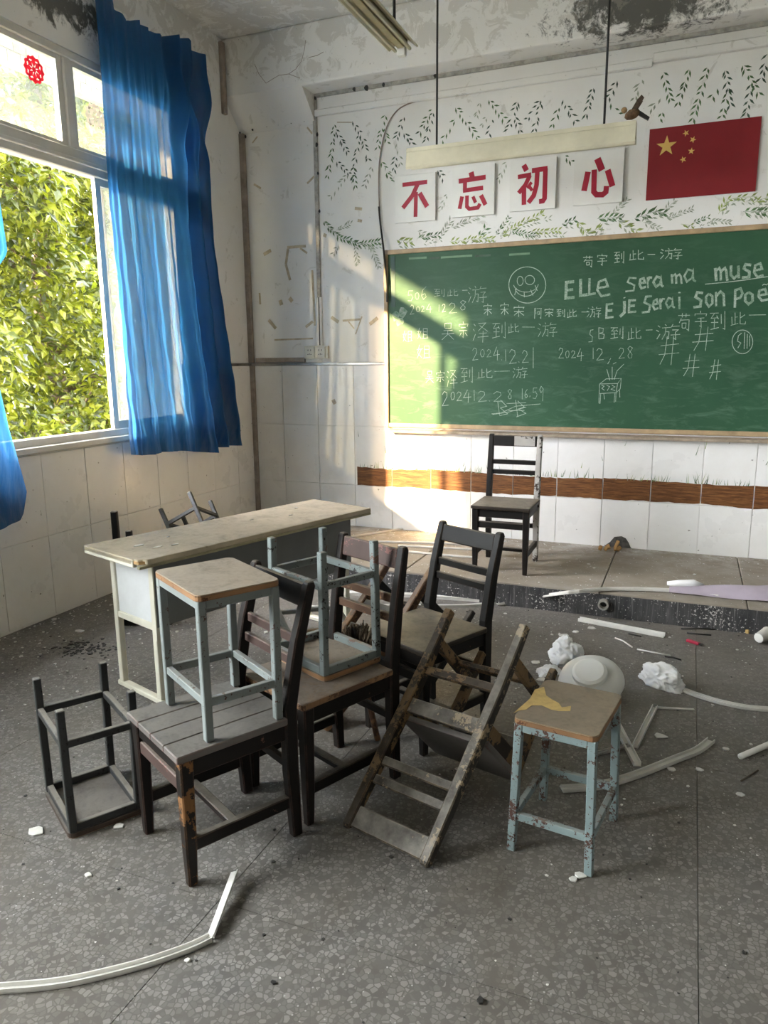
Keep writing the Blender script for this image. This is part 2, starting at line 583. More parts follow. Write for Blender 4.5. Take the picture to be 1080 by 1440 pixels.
MAT['flagyellow'] = m_plain('flag_yellow', (0.72, 0.48, 0.13), 0.5, 0.1, 6)
MAT['cream'] = m_plain('lamp_cream', (0.62, 0.58, 0.44), 0.4, 0.15, 5)
MAT['creamdark'] = m_plain('lamp_batten', (0.40, 0.36, 0.22), 0.45, 0.35, 8)
MAT['rod'] = m_plain('rod_black', (0.02, 0.02, 0.02), 0.5)
MAT['dark'] = m_plain('dark_plastic', (0.03, 0.028, 0.026), 0.6)
MAT['trunk'] = m_plain('trunking_white', (0.72, 0.70, 0.66), 0.45, 0.18, 7)
MAT['trunk_old'] = m_plain('trunking_grey', (0.44, 0.42, 0.38), 0.6, 0.45, 22)
MAT['cornerstrip'] = m_plain('corner_strip', (0.36, 0.30, 0.25), 0.65, 0.35, 14)
MAT['steeltrim'] = m_plain('steel_trim', (0.42, 0.39, 0.35), 0.28, 0.5, 5, 0.9)
MAT['socket'] = m_plain('socket_plastic', (0.70, 0.67, 0.57), 0.4, 0.15)
MAT['tape'] = m_plain('old_tape', (0.56, 0.47, 0.33), 0.5, 0.4, 15)
MAT['plasterflake'] = m_plain('plaster_flake', (0.66, 0.64, 0.60), 0.9, 0.2, 20)
MAT['cloth_white'] = m_plain('white_cloth', (0.80, 0.80, 0.80), 0.9, 0.08, 6)
MAT['cloth_mauve'] = m_plain('mauve_cloth', (0.42, 0.36, 0.42), 0.9, 0.12, 6)
MAT['wood_black'] = m_wood('chair_black', (0.0075, 0.0062, 0.0055), (0.11, 0.07, 0.045), 0.335, 0.42)
MAT['wood_red'] = m_wood('chair_black_red', (0.010, 0.0075, 0.0065), (0.16, 0.085, 0.065), 0.35, 0.42, edge=0.9)
MAT['wood_legpeel'] = m_wood('chair_peeled_leg', (0.010, 0.0075, 0.0065), (0.26, 0.125, 0.05), 0.47, 0.3)
MAT['wood_slatpink'] = m_wood('chair_pink_slat', (0.075, 0.048, 0.042), (0.24, 0.12, 0.105), 0.43, 0.4)
MAT['seat_grey'] = m_wood('seat_grey', (0.14, 0.125, 0.115), (0.24, 0.11, 0.10), 0.36, 0.92, (0.150, 0.138, 0.124), edge=1.0)
MAT['seat_edge'] = m_wood('seat_edge_worn', (0.10, 0.055, 0.035), (0.30, 0.17, 0.09), 0.47, 0.8, (0.19, 0.16, 0.13))
MAT['seat_dust'] = m_wood('seat_dusty', (0.035, 0.028, 0.022), (0.18, 0.11, 0.06), 0.36, 0.95, (0.205, 0.17, 0.13))
MAT['wood_peel'] = m_wood('chair_peeling', (0.040, 0.034, 0.029), (0.46, 0.35, 0.22), 0.44, 0.95, (0.30, 0.275, 0.245), edge=1.0)
MAT['wood_peel2'] = m_wood('chair_peeling_worn', (0.028, 0.020, 0.015), (0.26, 0.165, 0.085), 0.48, 0.5, (0.20, 0.17, 0.14), edge=1.0)
MAT['wood_bleach'] = m_wood('chair_bleached', (0.40, 0.38, 0.35), (0.06, 0.045, 0.035), 0.44, 0.4, (0.50, 0.47, 0.43))
MAT['steel_blue'] = m_metal_paint('stool_blue', (0.205, 0.262, 0.268), amount=0.45)
MAT['steel_grey'] = m_metal_paint('stool_grey', (0.195, 0.215, 0.212), amount=0.40)
MAT['steel_dark'] = m_metal_paint('stool_dark', (0.030, 0.031, 0.031), (0.018, 0.015, 0.014), amount=0.40, dust=0.6)
MAT['steel_rusty'] = m_metal_paint('stool_rusty', (0.17, 0.195, 0.192), (0.020, 0.015, 0.013), amount=0.425, bare=(0.15, 0.075, 0.055))
MAT['ply'] = m_wood('stool_ply', (0.255, 0.185, 0.12), (0.40, 0.25, 0.12), 0.36, 0.75, (0.225, 0.185, 0.14))
MAT['plydust'] = m_wood('stool_ply_dusty', (0.32, 0.25, 0.18), (0.46, 0.24, 0.12), 0.38, 0.95, (0.30, 0.25, 0.20))
MAT['plyedge'] = m_wood('ply_edge', (0.28, 0.15, 0.075), (0.12, 0.05, 0.025), 0.42, 0.95, (0.24, 0.20, 0.16))
MAT['plyedge_dark'] = m_wood('ply_edge_dark', (0.07, 0.05, 0.04), (0.12, 0.07, 0.045), 0.38, 0.95, (0.15, 0.135, 0.12))
MAT['veneer'] = m_plain('bare_veneer', (0.52, 0.36, 0.13), 0.6, 0.25, 30)
MAT['tabletop'] = m_wood('table_top', (0.50, 0.43, 0.31), (0.36, 0.30, 0.22), 0.34, 0.85, (0.40, 0.33, 0.25))
MAT['tablewhite'] = m_plain('table_enamel', (0.80, 0.765, 0.65), 0.45, 0.14, 6)
MAT['tablepanel'] = m_plain('table_white_panel', (0.76, 0.77, 0.79), 0.5, 0.08, 6)
MAT['tablegrey'] = m_plain('table_grey_panel', (0.16, 0.165, 0.16), 0.45, 0.15, 5)
MAT['rawboard'] = m_plain('broken_chipboard', (0.46, 0.29, 0.13), 0.9, 0.3, 40)
MAT['bristle'] = m_plain('bristle', (0.13, 0.09, 0.055), 0.9, 0.5, 30)
MAT['ochre'] = m_plain('brick_bits', (0.42, 0.24, 0.09), 0.85, 0.3, 25)
MAT['cement'] = m_plain('cement_and_hole_shade', (0.10, 0.093, 0.085), 0.95, 0.6, 30)  # platform core, and the painted shade of the wall hole
MAT['redplastic'] = m_plain('red_plastic', (0.45, 0.02, 0.06), 0.35)
def m_paper(name, col):
    N = Nodes(name)
    N.fin(col, 0.8, spec=0.1)
    t_ = N.n('ShaderNodeBsdfTranslucent', None, Color=col)
    mx = N.n('ShaderNodeMixShader', None, Fac=0.5, _1=N.b.outputs[0], _2=t_.outputs[0])
    N.t.links.new(mx.outputs[0], N.out.inputs['Surface'])
    return N.mat


MAT['papercut'] = m_paper('papercut_red', (0.34, 0.008, 0.016))
MAT['dishwhite'] = m_plain('dish_white', (0.66, 0.65, 0.62), 0.35, 0.06, 4)
MAT['facade'] = m_plain('facade_tile', (0.36, 0.36, 0.345), 0.6, 0.15, 5)
MAT['plaster_dim'] = m_plain('plaster_low_bounce', (0.30, 0.29, 0.26), 0.9, 0.25, 1.5)  # plaster made darker on the unseen walls to weaken bounced light
MAT['ground'] = m_plain('yard_ground', (0.16, 0.15, 0.12), 0.95, 0.4, 2)

# ================================================================== THE SETTING
WT = 0.18            # wall thickness
WIN = [(2.20, 4.58), (-1.0, 1.25), (-3.6, -1.7)]   # window openings in the left wall (Y ranges)
WZ0, WZ1 = 1.00, 3.20

# floor: terrazzo cast in bays with fine open joints
fl = struct(MB().box(XL - WT, XR + 0.2, YF - 0.2, YB + 0.2, -0.12, -0.008).build('floor', MAT['grout']))
BAY = 1.22
bay_mesh = {}
x = XL
xs = [XL, -2.33, -1.11, 0.11, 1.33, 2.55, XR]
ys = [YF, -4.6, -3.4, -2.2, -1.0, 0.25, 1.47, 2.69, 3.91, YP]
for i in range(len(xs) - 1):
    for j in range(len(ys) - 1):
        MB().box(xs[i] + 0.0012, xs[i + 1] - 0.0012, ys[j] + 0.0012, ys[j + 1] - 0.0012, -0.05, 0.0).build('terrazzo_slab', MAT['terrazzo'], fl)

# platform under the blackboard
pf = struct(MB().box(-2.9, XR, YP + 0.012, YB + 0.05, -0.1, PH - 0.01).build('platform', MAT['cement']))
px = [-2.9, -1.62, -0.41, 0.36, 1.6, XR]
for i in range(len(px) - 1):
    MB().box(px[i] + 0.002, px[i + 1] - 0.002, YP, YB, PH - 0.03, PH).build('platform_slab', MAT['platform'], pf, 0.004)
rz_ = MB()
rz_.box(-2.9, XR, YP - 0.006, YP + 0.03, -0.02, PH - 0.012)
rz_.build('riser', MAT['riser'], pf)
pc = flo(852, 842, 0.075)
pm = MB()
pm.lathe([(0.020, -0.012), (0.030, -0.012), (0.030, 0.03), (0.020, 0.03), (0.020, -0.012)], 16)
po = pm.build('drain_pipe', MAT['trunk_old'], pf)
po.matrix_world = Matrix.Translation((pc.x, YP - 0.016, 0.082)) @ Matrix.Rotation(math.pi / 2, 4, 'X')
pm = MB()
pm.lathe([(0.0, 0), (0.021, 0)], 16)
po = pm.build('pipe_bore', MAT['dark'], pf)
po.matrix_world = Matrix.Translation((pc.x, YP - 0.008, 0.082)) @ Matrix.Rotation(math.pi / 2, 4, 'X')

# ceiling and beam over the blackboard wall
struct(MB().box(XL - WT, XR + 0.2, YF - 0.2, YB + 0.2, ZC, ZC + 0.15).build('ceiling', MAT['plaster']))
struct(MB().box(XL, XR, 5.15, YB, 3.40, ZC).build('ceiling_beam', MAT['plaster'], None, 0.015, 2))
struct(MB().box(XL, XR, -0.2, 0.1, 3.40, ZC).build('ceiling_beam', MAT['plaster'], None, 0.015, 2))

# left wall with its window openings
wl = MB()
edges = []
for a, b in WIN:
    wl.box(XL - WT, XL, a, b, -0.05, WZ0)
    wl.box(XL - WT, XL, a, b, WZ1, ZC)
bounds = sorted([v for ab in WIN for v in ab])
cuts = [YF - 0.2] + bounds + [YB + 0.2]
for i in range(0, len(cuts), 2):
    wl.box(XL - WT, XL, cuts[i], cuts[i + 1], -0.05, ZC)
wall_left = struct(wl.build('wall_left', MAT['plaster']))
wall_back = struct(MB().box(XL - WT, XR + 0.2, YB, YB + 0.2, -0.05, ZC).build('wall_back', MAT['plaster']))
# right wall and rear wall (behind the photographer) darkened to cut bounced fill light
wr = MB()
RW = []
for a, b in RW:
    wr.box(XR, XR + 0.2, a, b, -0.05, 0.95)
    wr.box(XR, XR + 0.2, a, b, 3.3, ZC)
cuts = [YF - 0.2] + [v for ab in RW for v in ab] + [YB + 0.2]
for i in range(0, len(cuts), 2):
    wr.box(XR, XR + 0.2, cuts[i], cuts[i + 1], -0.05, ZC)
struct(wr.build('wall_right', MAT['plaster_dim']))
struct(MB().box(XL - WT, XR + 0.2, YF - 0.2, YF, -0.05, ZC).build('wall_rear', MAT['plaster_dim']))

# wall tiles: courses at 0.01 / 0.484 / 0.957 / 1.43
def tile_wall(parent, axis, cols, rows, skip=None):
    cache = {}
    for i in range(len(cols) - 1):
        for j in range(len(rows) - 1):
            a, b, c, d = cols[i], cols[i + 1], rows[j], rows[j + 1]
            if skip and skip(a, b, c, d):
                continue
            w, h = round(b - a, 4), round(d - c, 4)
            if (w, h) not in cache:
                g = 0.0016
                mb = MB()
                if axis == 'x':
                    mb.box(g, w - g, -0.008, 0.004, g, h - g)
                else:
                    mb.box(-0.004, 0.008, g, w - g, g, h - g)
                cache[(w, h)] = mb.mesh('tile', 0.0012)
                cache[(w, h)].materials.append(MAT['tile'])
            o = link('tile', cache[(w, h)], parent)
            dz = random.uniform(-0.0012, 0.0012)
            o.location = (a, YB + dz, c) if axis == 'x' else (XL + dz, a, c)


xc = [XL] + [-3.093 + 0.32 * k for k in range(0, 22)]
xc = [v for v in xc if v < XR]
rows = [0.012, 0.484, 0.957, 1.43]
tile_wall(wall_back, 'x', xc, rows)
yc = [3.11 + 0.33 * k for k in range(-9, 7)] + [YB - 0.012]
tile_wall(wall_left, 'y', yc, [0.012, 0.484, 0.957])
tile_wall(wall_left, 'y', [4.43, 4.76, 5.09, YB - 0.012], [0.957, 1.43])

# trims
struct(MB().box(XL + 0.006, XR, YB - 0.014, YB, 1.43, 1.452).build('trim_1', MAT['steeltrim'], None, 0.003))
struct(MB().box(XL, XL + 0.014, 4.42, YB - 0.014, 1.43, 1.452).build('trim_2', MAT['steeltrim'], None, 0.003))
# plastic corner bead, in two lengths
struct(MB().bars([(XL + 0.018, YB - 0.02, 0.02), (XL + 0.018, YB - 0.02, 1.43)], (0.05, 0.03)).build('trim_3', MAT['cornerstrip'], None, 0.004))
struct(MB().bars([(XL + 0.018, YB - 0.02, 1.455), (XL + 0.018, YB - 0.02, 3.20)], (0.05, 0.03)).build('trim_4', MAT['cornerstrip'], None, 0.004))
struct(MB().box(XL + 0.0, XL + 0.03, 5.10, 5.145, 3.28, 3.77).build('trim_5', MAT['cornerstrip'], None, 0.004))
# sloping plaster haunch under the beam in the left corner
hb = MB()
hb.prism([(XL, 5.15, 3.405), (XL, YB, 3.405), (XL, YB, 3.20)], (0.655, 0, 0))
struct(hb.build('trim_6', MAT['plaster']))
# lower ledge over the mural
struct(MB().box(-2.73, -0.36, YB - 0.03, YB, 3.245, 3.29).build('trim_7', MAT['plaster'], None, 0.006))
struct(MB().box(-0.36, 2.0, YB - 0.045, YB, 3.262, 3.315).build('trim_8', MAT['plaster'], None, 0.006))

# surface cable trunking on the blackboard wall
t = tag(MB().bars([(-2.732, YB - 0.009, 3.40), (-2.735, YB - 0.009, 1.95)], (0.032, 0.018)).build('cable_trunking', MAT['trunk_old'], None, 0.003), 'old grey upright cable trunking rising from the wall socket to the beam', 'trunking')
k = MB().bars([(-2.735, YB - 0.009, 1.95), (-2.735, YB - 0.009, 1.58)], (0.046, 0.018)).build('lower_cover', MAT['trunk'], t, 0.003)
k = MB().bars([(-2.735, YB - 0.0195, 1.95), (-2.735, YB - 0.0195, 1.585)], (0.007, 0.004)).build('cover_slot', MAT['dark'], t)
tag(MB().bars([(-2.72, YB - 0.012, 3.388), (XR, YB - 0.012, 3.388)], (0.02, 0.026)).build('cable_trunking', MAT['trunk_old'], None, 0.003), 'long grey cable trunking running level under the ceiling beam', 'trunking')
tag(MB().bars([(-3.33, YB - 0.012, 1.475), (-2.874, YB - 0.012, 1.475)], (0.02, 0.036)).build('cable_trunking', MAT['cornerstrip'], None, 0.003), 'short brown cable trunking lying on the steel trim left of the socket', 'trunking')

# double wall socket
so = thing('wall_socket', 'cream double power socket on the wall above the steel trim', 'socket', (-2.768, YB - 0.02, 1.532))
MB().box(-0.105, 0.105, -0.006, 0.019, -0.05, 0.05).build('back_box', MAT['socket'], so, 0.004)
for sx in (-0.054, 0.042):
    f = MB().box(sx - 0.044, sx + 0.044, -0.014, -0.006, -0.043, 0.043).build('socket_plate', MAT['socket'], so, 0.004)
    for hx, hz, w, h in ((-0.012, 0.016, 0.004, 0.012), (0.012, 0.016, 0.004, 0.012), (0.0, -0.014, 0.004, 0.011), (-0.014, -0.016, 0.009, 0.004), (0.014, -0.016, 0.009, 0.004)):
        MB().box(sx + hx - w / 2, sx + hx + w / 2, -0.0165, -0.0135, hz - h / 2, hz + h / 2).build('slot', MAT['dark'], f)

# ------------------------------------------------------------------ windows in the left wall
def bar_y(mb, y0, y1, z0, z1, x0, x1):
    mb.box(x0, x1, y0, y1, z0, z1)


for wi, (a, b) in enumerate(WIN):
    w = struct(link('window_%d' % (wi + 1), None))
    w.location = (XL, 0, 0)
    fx0, fx1 = -0.075, -0.005
    MB().box(fx0, fx1, a, b, WZ0, WZ0 + 0.045).build('window_frame', MAT['alu'], w, 0.004)
    MB().box(fx0, fx1, a, b, WZ1 - 0.045, WZ1).build('window_frame', MAT['alu'], w, 0.004)
    MB().box(fx0, fx1, a, a + 0.045, WZ0 + 0.045, WZ1 - 0.045).build('window_frame', MAT['alu'], w, 0.004)
    MB().box(fx0, fx1, b - 0.045, b, WZ0 + 0.045, WZ1 - 0.045).build('window_frame', MAT['alu'], w, 0.004)
    MB().box(fx0, fx1, a + 0.045, b - 0.045, 2.555, 2.68).build('transom', MAT['alu'], w, 0.006)
    MB().box(fx0 - 0.0, fx1 + 0.014, a + 0.045, b - 0.045, 2.60, 2.625).build('transom_bead', MAT['alu'], w, 0.004)
    mul = 3.585 if wi == 0 else (a + b) / 2
    MB().box(fx0, fx1, mul - 0.028, mul + 0.028, 2.68, WZ1 - 0.045).build('mullion', MAT['alu'], w, 0.005)
    ups = [(a + 0.045, mul - 0.028), (mul + 0.028, b - 0.045)]
    for y0, y1 in ups:
        z0, z1 = 2.68, WZ1 - 0.045
        s = MB()
        s.box(-0.055, -0.02, y0, y1, z0, z0 + 0.02).box(-0.055, -0.02, y0, y1, z1 - 0.028, z1).box(-0.055, -0.02, y0, y0 + 0.028, z0 + 0.02, z1 - 0.028).box(-0.055, -0.02, y1 - 0.042, y1, z0 + 0.02, z1 - 0.028)
        s.build('pane_bead', MAT['alu'], w)
        MB().box(-0.044, -0.040, y0 + 0.02, y1 - 0.02, z0 + 0.01, z1 - 0.02).build('pane', MAT['glass'], w)
    # sliding sashes pushed aside: the near bay stays open to the air
    sl = [(3.745, b - 0.045, -0.035), (3.80, b - 0.045, -0.065), (a + 0.045, 2.83, -0.05)] if wi == 0 else [(a + 0.045, mul + 0.03, -0.035), (mul - 0.03, b - 0.045, -0.062)]
    for y0, y1, xo in sl:
        z0, z1 = WZ0 + 0.045, 2.555
        s = MB()
        s.box(xo - 0.013, xo + 0.013, y0, y1, z0, z0 + 0.05).box(xo - 0.013, xo + 0.013, y0, y1, z1 - 0.04, z1)
        s.box(xo - 0.013, xo + 0.013, y0, y0 + 0.045, z0 + 0.05, z1 - 0.04).box(xo - 0.013, xo + 0.013, y1 - 0.045, y1, z0 + 0.05, z1 - 0.04)
        so_ = s.build('sash', MAT['alu'], w)
        MB().box(xo - 0.002, xo + 0.002, y0 + 0.04, y1 - 0.04, z0 + 0.045, z1 - 0.035).build('pane', MAT['glass'], so_)
    MB().box(-0.004, 0.028, a - 0.02, b + 0.02, WZ0 - 0.035, WZ0 + 0.004).build('window_sill', MAT['alu'], w, 0.006)

# daylight portals in the window openings
for ax, X_, L_, z0, z1, sgn in (('l', XL - 0.1, WIN, WZ0, WZ1, 1), ('r', XR + 0.1, RW, 0.95, 3.3, -1)):
    for a, b in L_:
        ld = bpy.data.lights.new('window_daylight_portal', 'AREA')
        ld.shape = 'RECTANGLE'
        ld.size = z1 - z0
        ld.size_y = b - a
        ld.cycles.is_portal = True
        lo = bpy.data.objects.new('window_daylight_portal', ld)
        COL.objects.link(lo)
        lo.location = (X_, (a + b) / 2, (z0 + z1) / 2)
        lo.rotation_euler = (0, -math.pi / 2 * sgn, 0)

# ------------------------------------------------------------------ outside
struct(MB().box(-60, 60, -60, 60, -0.7, -0.55).build('ground', MAT['ground']))
ev = thing('concrete_eave', 'white tiled concrete eave overhanging the window outside', 'eave', (XL - WT, 0, 0))
MB().box(-0.85, 0.0, -8, 9, 3.80, 3.95).build('eave_slab', MAT['facade'], ev)
fa = MB().box(-0.91, -0.85, -8, 9, 3.45, 3.95).build('fascia', MAT['grout'], ev)
ft = MB().box(-0.004, 0.008, 0.003, 0.107, 0.003, 0.077).mesh('fascia_tile')
ft.materials.append(MAT['facade'])
for r in range(4):
    for i in range(26):
        o = link('fascia_tile', ft, ev)
        o.location = (-0.85, 3.35 + i * 0.11 + (0.055 if r % 2 else 0), 3.46 + r * 0.08)
nb = thing('added_sun_blocker', 'plain grey block added out of view to keep sun off the other windows', 'sun_blocker', (-10.2, -17.5, -0.55))  # unseen block, added to stop sun entering the windows nearer the camera
MB().box(-6.6, 9.0, -8, 0, 0, 14).build('facade_wall', MAT['facade'], nb)  # body of the added sun blocker
for r in range(4):
    for i in range(5):
        o = MB().box(-5.6 + i * 3, -4.0 + i * 3, 0.0, 0.03, 1.2 + r * 3.2, 2.8 + r * 3.2).build('facade_window', MAT['dark'], nb)  # dark panel on the added sun blocker

def leafy_tree(name, label, cx, cy, ry, n, zr, seed, xr=0.75, big=1.0, deep=False):
    rnd = random.Random(seed)
    tr = thing(name, label, 'tree', (cx, cy, -0.55))
    tk = MB().tube([(0, 0, 0), (0.05, 0.1, 1.2), (-0.1, 0.0, 2.4), (0.0, 0.1, 4.2), (0.1, 0.0, 6.0)], [0.13, 0.11, 0.09, 0.06, 0.02], 8)
    tk.build('trunk', MAT['bark'], tr, smooth=True)
    bl = []
    for i in range(26):
        z = rnd.uniform(1.1, 5.2)
        a = rnd.uniform(-1, 1)
        e = Vector((rnd.uniform(-0.2, xr + 0.25), ry * a, z + rnd.uniform(-0.2, 0.7)))
        s0 = Vector((0, 0.05, z))
        md = (s0 + e) / 2 + Vector((0, 0, rnd.uniform(-0.12, 0.15)))
        bl.append((s0, md, e))
        MB().tube([s0, md, e], [0.032, 0.022, 0.009], 6).build('branch', MAT['bark'], tr, smooth=True)
    mbs = [MB(), MB(), MB()]
    for i in range(n):
        y = rnd.uniform(-ry, ry)
        z = rnd.uniform(zr[0], zr[1])
        edge = 1 - 0.35 * (abs(y) / ry) ** 2
        bumpy = 0.22 * math.sin(y * 4.1 + z * 2.3 + seed) + 0.18 * math.sin(z * 5.2 - y * 2.2)
        depth = rnd.random() ** 1.6
        x = (xr + bumpy) * edge - depth * 1.5
        c = Vector((x, y, z))
        d = Vector((rnd.uniform(-0.2, 1.0), rnd.uniform(-1, 1), rnd.uniform(-1.0, 0.55))).normalized()
        up = Vector((rnd.uniform(-0.2, 0.9), rnd.uniform(-0.8, 0.3), rnd.uniform(0.2, 1.2)))
        L = rnd.uniform(0.085, 0.14) * big
        w = L * rnd.uniform(0.2, 0.26)
        s = d.cross(up).normalized()
        nrm = s.cross(d).normalized()
        tip = c + d * L - nrm * L * 0.12
        mid = c + d * L * 0.48
        k = rnd.choices((0, 1, 2), (0.58, 0.32, 0.10))[0]
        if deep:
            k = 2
        mbs[k].add([c, mid + s * w + nrm * w * 0.3, tip, mid - s * w + nrm * w * 0.3, mid], [(0, 4, 1), (1, 4, 2), (0, 3, 4), (3, 2, 4)])
    for k, mb in enumerate(mbs):
        tag(mb.build('foliage', MAT['leaf'][k], tr), None, kind='stuff')
    return tr


leafy_tree('broadleaf_tree', 'dense sunlit broadleaf tree filling the view through the open window', -6.1, 5.9, 2.9, 60000, (0.5, 5.6), 3)
leafy_tree('broadleaf_tree', 'backing tree further back behind the sunlit foliage, shade coloured into its leaves', -9.0, 8.6, 3.6, 16000, (0.3, 7.5), 9, 0.9, 2.2, True)  # dark leaf colour stands in for shade behind the front crown

# ================================================================== CURTAINS
def interp(tab, t):
    for (a, va), (b, vb) in zip(tab, tab[1:]):
        if t <= b:
            k = (t - a) / (b - a) if b > a else 0
            k = max(0.0, min(1.0, k))
            return va + (vb - va) * k
    return tab[-1][1]


def big_curtain():
    lef = [(0.86, 3.74), (1.24, 3.73), (1.80, 3.73), (2.5, 3.72), (3.0, 3.735), (3.9, 3.74)]
    rig = [(0.79, 4.93), (1.61, 4.82), (2.36, 4.75), (3.25, 4.735), (3.6, 4.72)]
    top = [(0, 3.74), (0.08, 3.66), (0.16, 3.52), (0.24, 3.475), (0.36, 3.515), (0.52, 3.50), (0.66, 3.53), (0.8, 3.56), (1.0, 3.50)]
    bot = [(0, 0.885), (0.12, 0.862), (0.3, 0.862), (0.46, 0.848), (0.74, 0.795), (0.745, 0.835), (1.0, 0.828)]

    def fn(u, v):
        z0, z1 = interp(bot, u), interp(top, u)
        z = z0 + (z1 - z0) * v
        yl, yr = interp(lef, z), interp(rig, z)
        y = yl + (yr - yl) * u
        flare = 0.6 + 0.6 * (1 - v)
        soft = 0.014 * math.sin(u * 41 + 0.6 * math.sin(v * 5)) + 0.010 * math.sin(u * 83 + v * 3) + 0.006 * math.sin(u * 150 + v * 9)
        gath = 0.0
        if u > 0.5:
            k = min(1.0, (u - 0.5) / 0.18)
            gath = k * (0.045 * math.sin((u - 0.5) * 46 + 1.2 * math.sin(v * 3.0)) + 0.045)
            # knotted bunch near the top corner: deep overlapping loops
            if v > 0.72:
                q = (v - 0.72) / 0.28
                gath += k * 0.05 * math.sin(q * 7.5 + u * 16) * math.sin(math.pi * min(1, q * 1.15))
        pinch = 0.012 * math.sin(u * 60) * max(0, v - 0.8) * 5
        x = XL + 0.095 + soft * flare + gath * (0.75 + 0.3 * (1 - v)) + pinch
        x += 0.005 * math.sin(z * 23 + u * 30) * (1 - v)
        y += 0.02 * math.sin(v * 9 + u * 20) * (0.3 if u < 0.5 else 0.6) * u
        return (x, y, z)
    o = MB().grid(fn, 190, 110).build('curtain', MAT['curtain'], None, smooth=True)
    return tag(o, 'long blue curtain gathered at the far end of the open window', 'curtain')


big_curtain()


def side_curtain():
    # the free edge swings out, in and out again before the ragged hem
    edge = [(0.49, 2.70), (0.60, 2.80), (0.68, 2.855), (0.79, 2.885), (0.95, 2.85), (1.14, 2.815), (1.43, 2.80), (1.75, 2.83), (1.895, 2.875), (2.02, 2.975), (2.07, 2.97), (2.3, 2.925), (2.7, 2.85), (3.5, 2.75)]

    def fn(u, v):
        zb = 0.36 + 0.30 * u
        z = zb + (3.5 - zb) * v
        ye = interp(edge, z)
        y = 1.95 + (ye - 1.95) * u
        x = XL + 0.118 + 0.035 * math.sin(u * 22 + 0.8 * math.sin(v * 4)) + 0.012 * math.sin(u * 60 + v * 6) + 0.03 * u * math.sin(v * 11)
        return (x, y, z)
    o = MB().grid(fn, 90, 120).build('curtain', MAT['curtain'], None, smooth=True)
    tag(o, 'dark blue curtain hanging at the left edge with a swinging frayed side', 'curtain')


side_curtain()

# ================================================================== CHAIRS
def make_chair(name, label, mw, W=0.31, D=0.35, hs=0.42, ht=0.82, lean=0.07, loc=(0, 0, 0), rotz=0.0, mats=None, planks=1, group=None):
    """local frame: front legs at -y, backrest at +y, floor at z = 0"""
    g = lambda k: MAT[(mats or {}).get(k, mw)]
    t = thing(name, label, 'chair', loc, rotz, group)
    lw = 0.036
    st = 0.022
    for s in (-1, 1):
        MB().bars([(s * W / 2, -D / 2, 0), (s * W / 2, -D / 2, 0.12), (s * W / 2, -D / 2, hs - st)], [(0.026, 0.028), (0.033, 0.034), (0.040, 0.040)], (1, 0, 0)).build('leg', g('leg%+d' % s) if ('leg%+d' % s) in (mats or {}) else g('leg'), t, 0.004)
        rb = D / 2
        pts = [(s * W / 2, rb + 0.012, 0), (s * W / 2, rb, hs * 0.55), (s * W / 2, rb, hs + 0.02), (s * W / 2, rb + lean * 0.45, hs + (ht - hs) * 0.55), (s * W / 2, rb + lean, ht - 0.012), (s * W / 2, rb + lean + 0.001, ht)]
        MB().bars(pts, [(0.030, 0.034), (0.036, 0.042), (0.036, 0.044), (0.034, 0.038), (0.032, 0.030), (0.026, 0.020)], (1, 0, 0)).build('rear_upright', g('up%+d' % s) if ('up%+d' % s) in (mats or {}) else g('upright'), t, 0.004)
    # backrest rails: lean interpolated at each height
    def by(z):
        k = (z - hs) / (ht - hs)
        return D / 2 + lean * (0.8 * k + 0.2 * k * k)
    iw = W / 2 - 0.014
    zt = ht - 0.045
    a, b = by(zt - 0.034), by(zt + 0.034)
    MB().bars([(-iw, (a + b) / 2, zt), (iw, (a + b) / 2, zt)], (0.070, 0.020), (0, (b - a), 0.068)).build('top_rail', g('top_rail'), t, 0.004)
    for f_ in (0.555, 0.395):
        z = hs + (ht - hs) * f_
        MB().bars([(-iw, by(z), z), (iw, by(z), z)], (0.030, 0.016), (0, lean * 0.3, 1)).build('back_slat', g('slat'), t, 0.003)
    # seat
    ox, of, ob = 0.026, 0.030, 0.012
    y0, y1 = -D / 2 - of, D / 2 + ob
    if planks == 1:
        MB().box(-W / 2 - ox, W / 2 + ox, y0, D / 2 - 0.018, hs - st, hs).build('seat', g('seat'), t, 0.007, 2)
    else:
        wx = (W + 2 * ox) / planks
        for i in range(planks):
            MB().box(-W / 2 - ox + i * wx + 0.0008, -W / 2 - ox + (i + 1) * wx - 0.0008, y0, (D / 2 - 0.018) if i in (0, planks - 1) else y1, hs - st, hs + random.uniform(-0.0008, 0.0008)).build('seat_plank', g('seat'), t, 0.003)
    za, zb = hs - st - 0.052, hs - st
    MB().box(-iw, iw, -D / 2 - 0.012, -D / 2 + 0.008, za, zb).build('apron', g('apron'), t, 0.002)
    MB().box(-iw, iw, D / 2 - 0.010, D / 2 + 0.010, za, zb).build('apron', g('apron'), t, 0.002)
    for s in (-1, 1):
        MB().box(s * W / 2 - 0.010, s * W / 2 + 0.010, -D / 2 + 0.016, D / 2 - 0.018, za - 0.004, zb).build('apron', g('side_apron'), t, 0.002)
        MB().box(s * W / 2 - 0.012, s * W / 2 + 0.012, -D / 2 + 0.014, D / 2 - 0.014, 0.105, 0.145).build('stretcher', g('stretcher'), t, 0.003)
    MB().box(-W / 2 + 0.012, W / 2 - 0.012, -0.035, -0.005, 0.108, 0.130).build('stretcher', g('stretcher'), t, 0.003)
    MB().box(-iw, iw, -D / 2 - 0.012, -D / 2 + 0.010, 0.285, 0.325).build('front_rung', g('rung'), t, 0.003)
    MB().box(-iw, iw, D / 2 - 0.008, D / 2 + 0.010, 0.225, 0.255).build('rear_rung', g('stretcher'), t, 0.003)
    return t


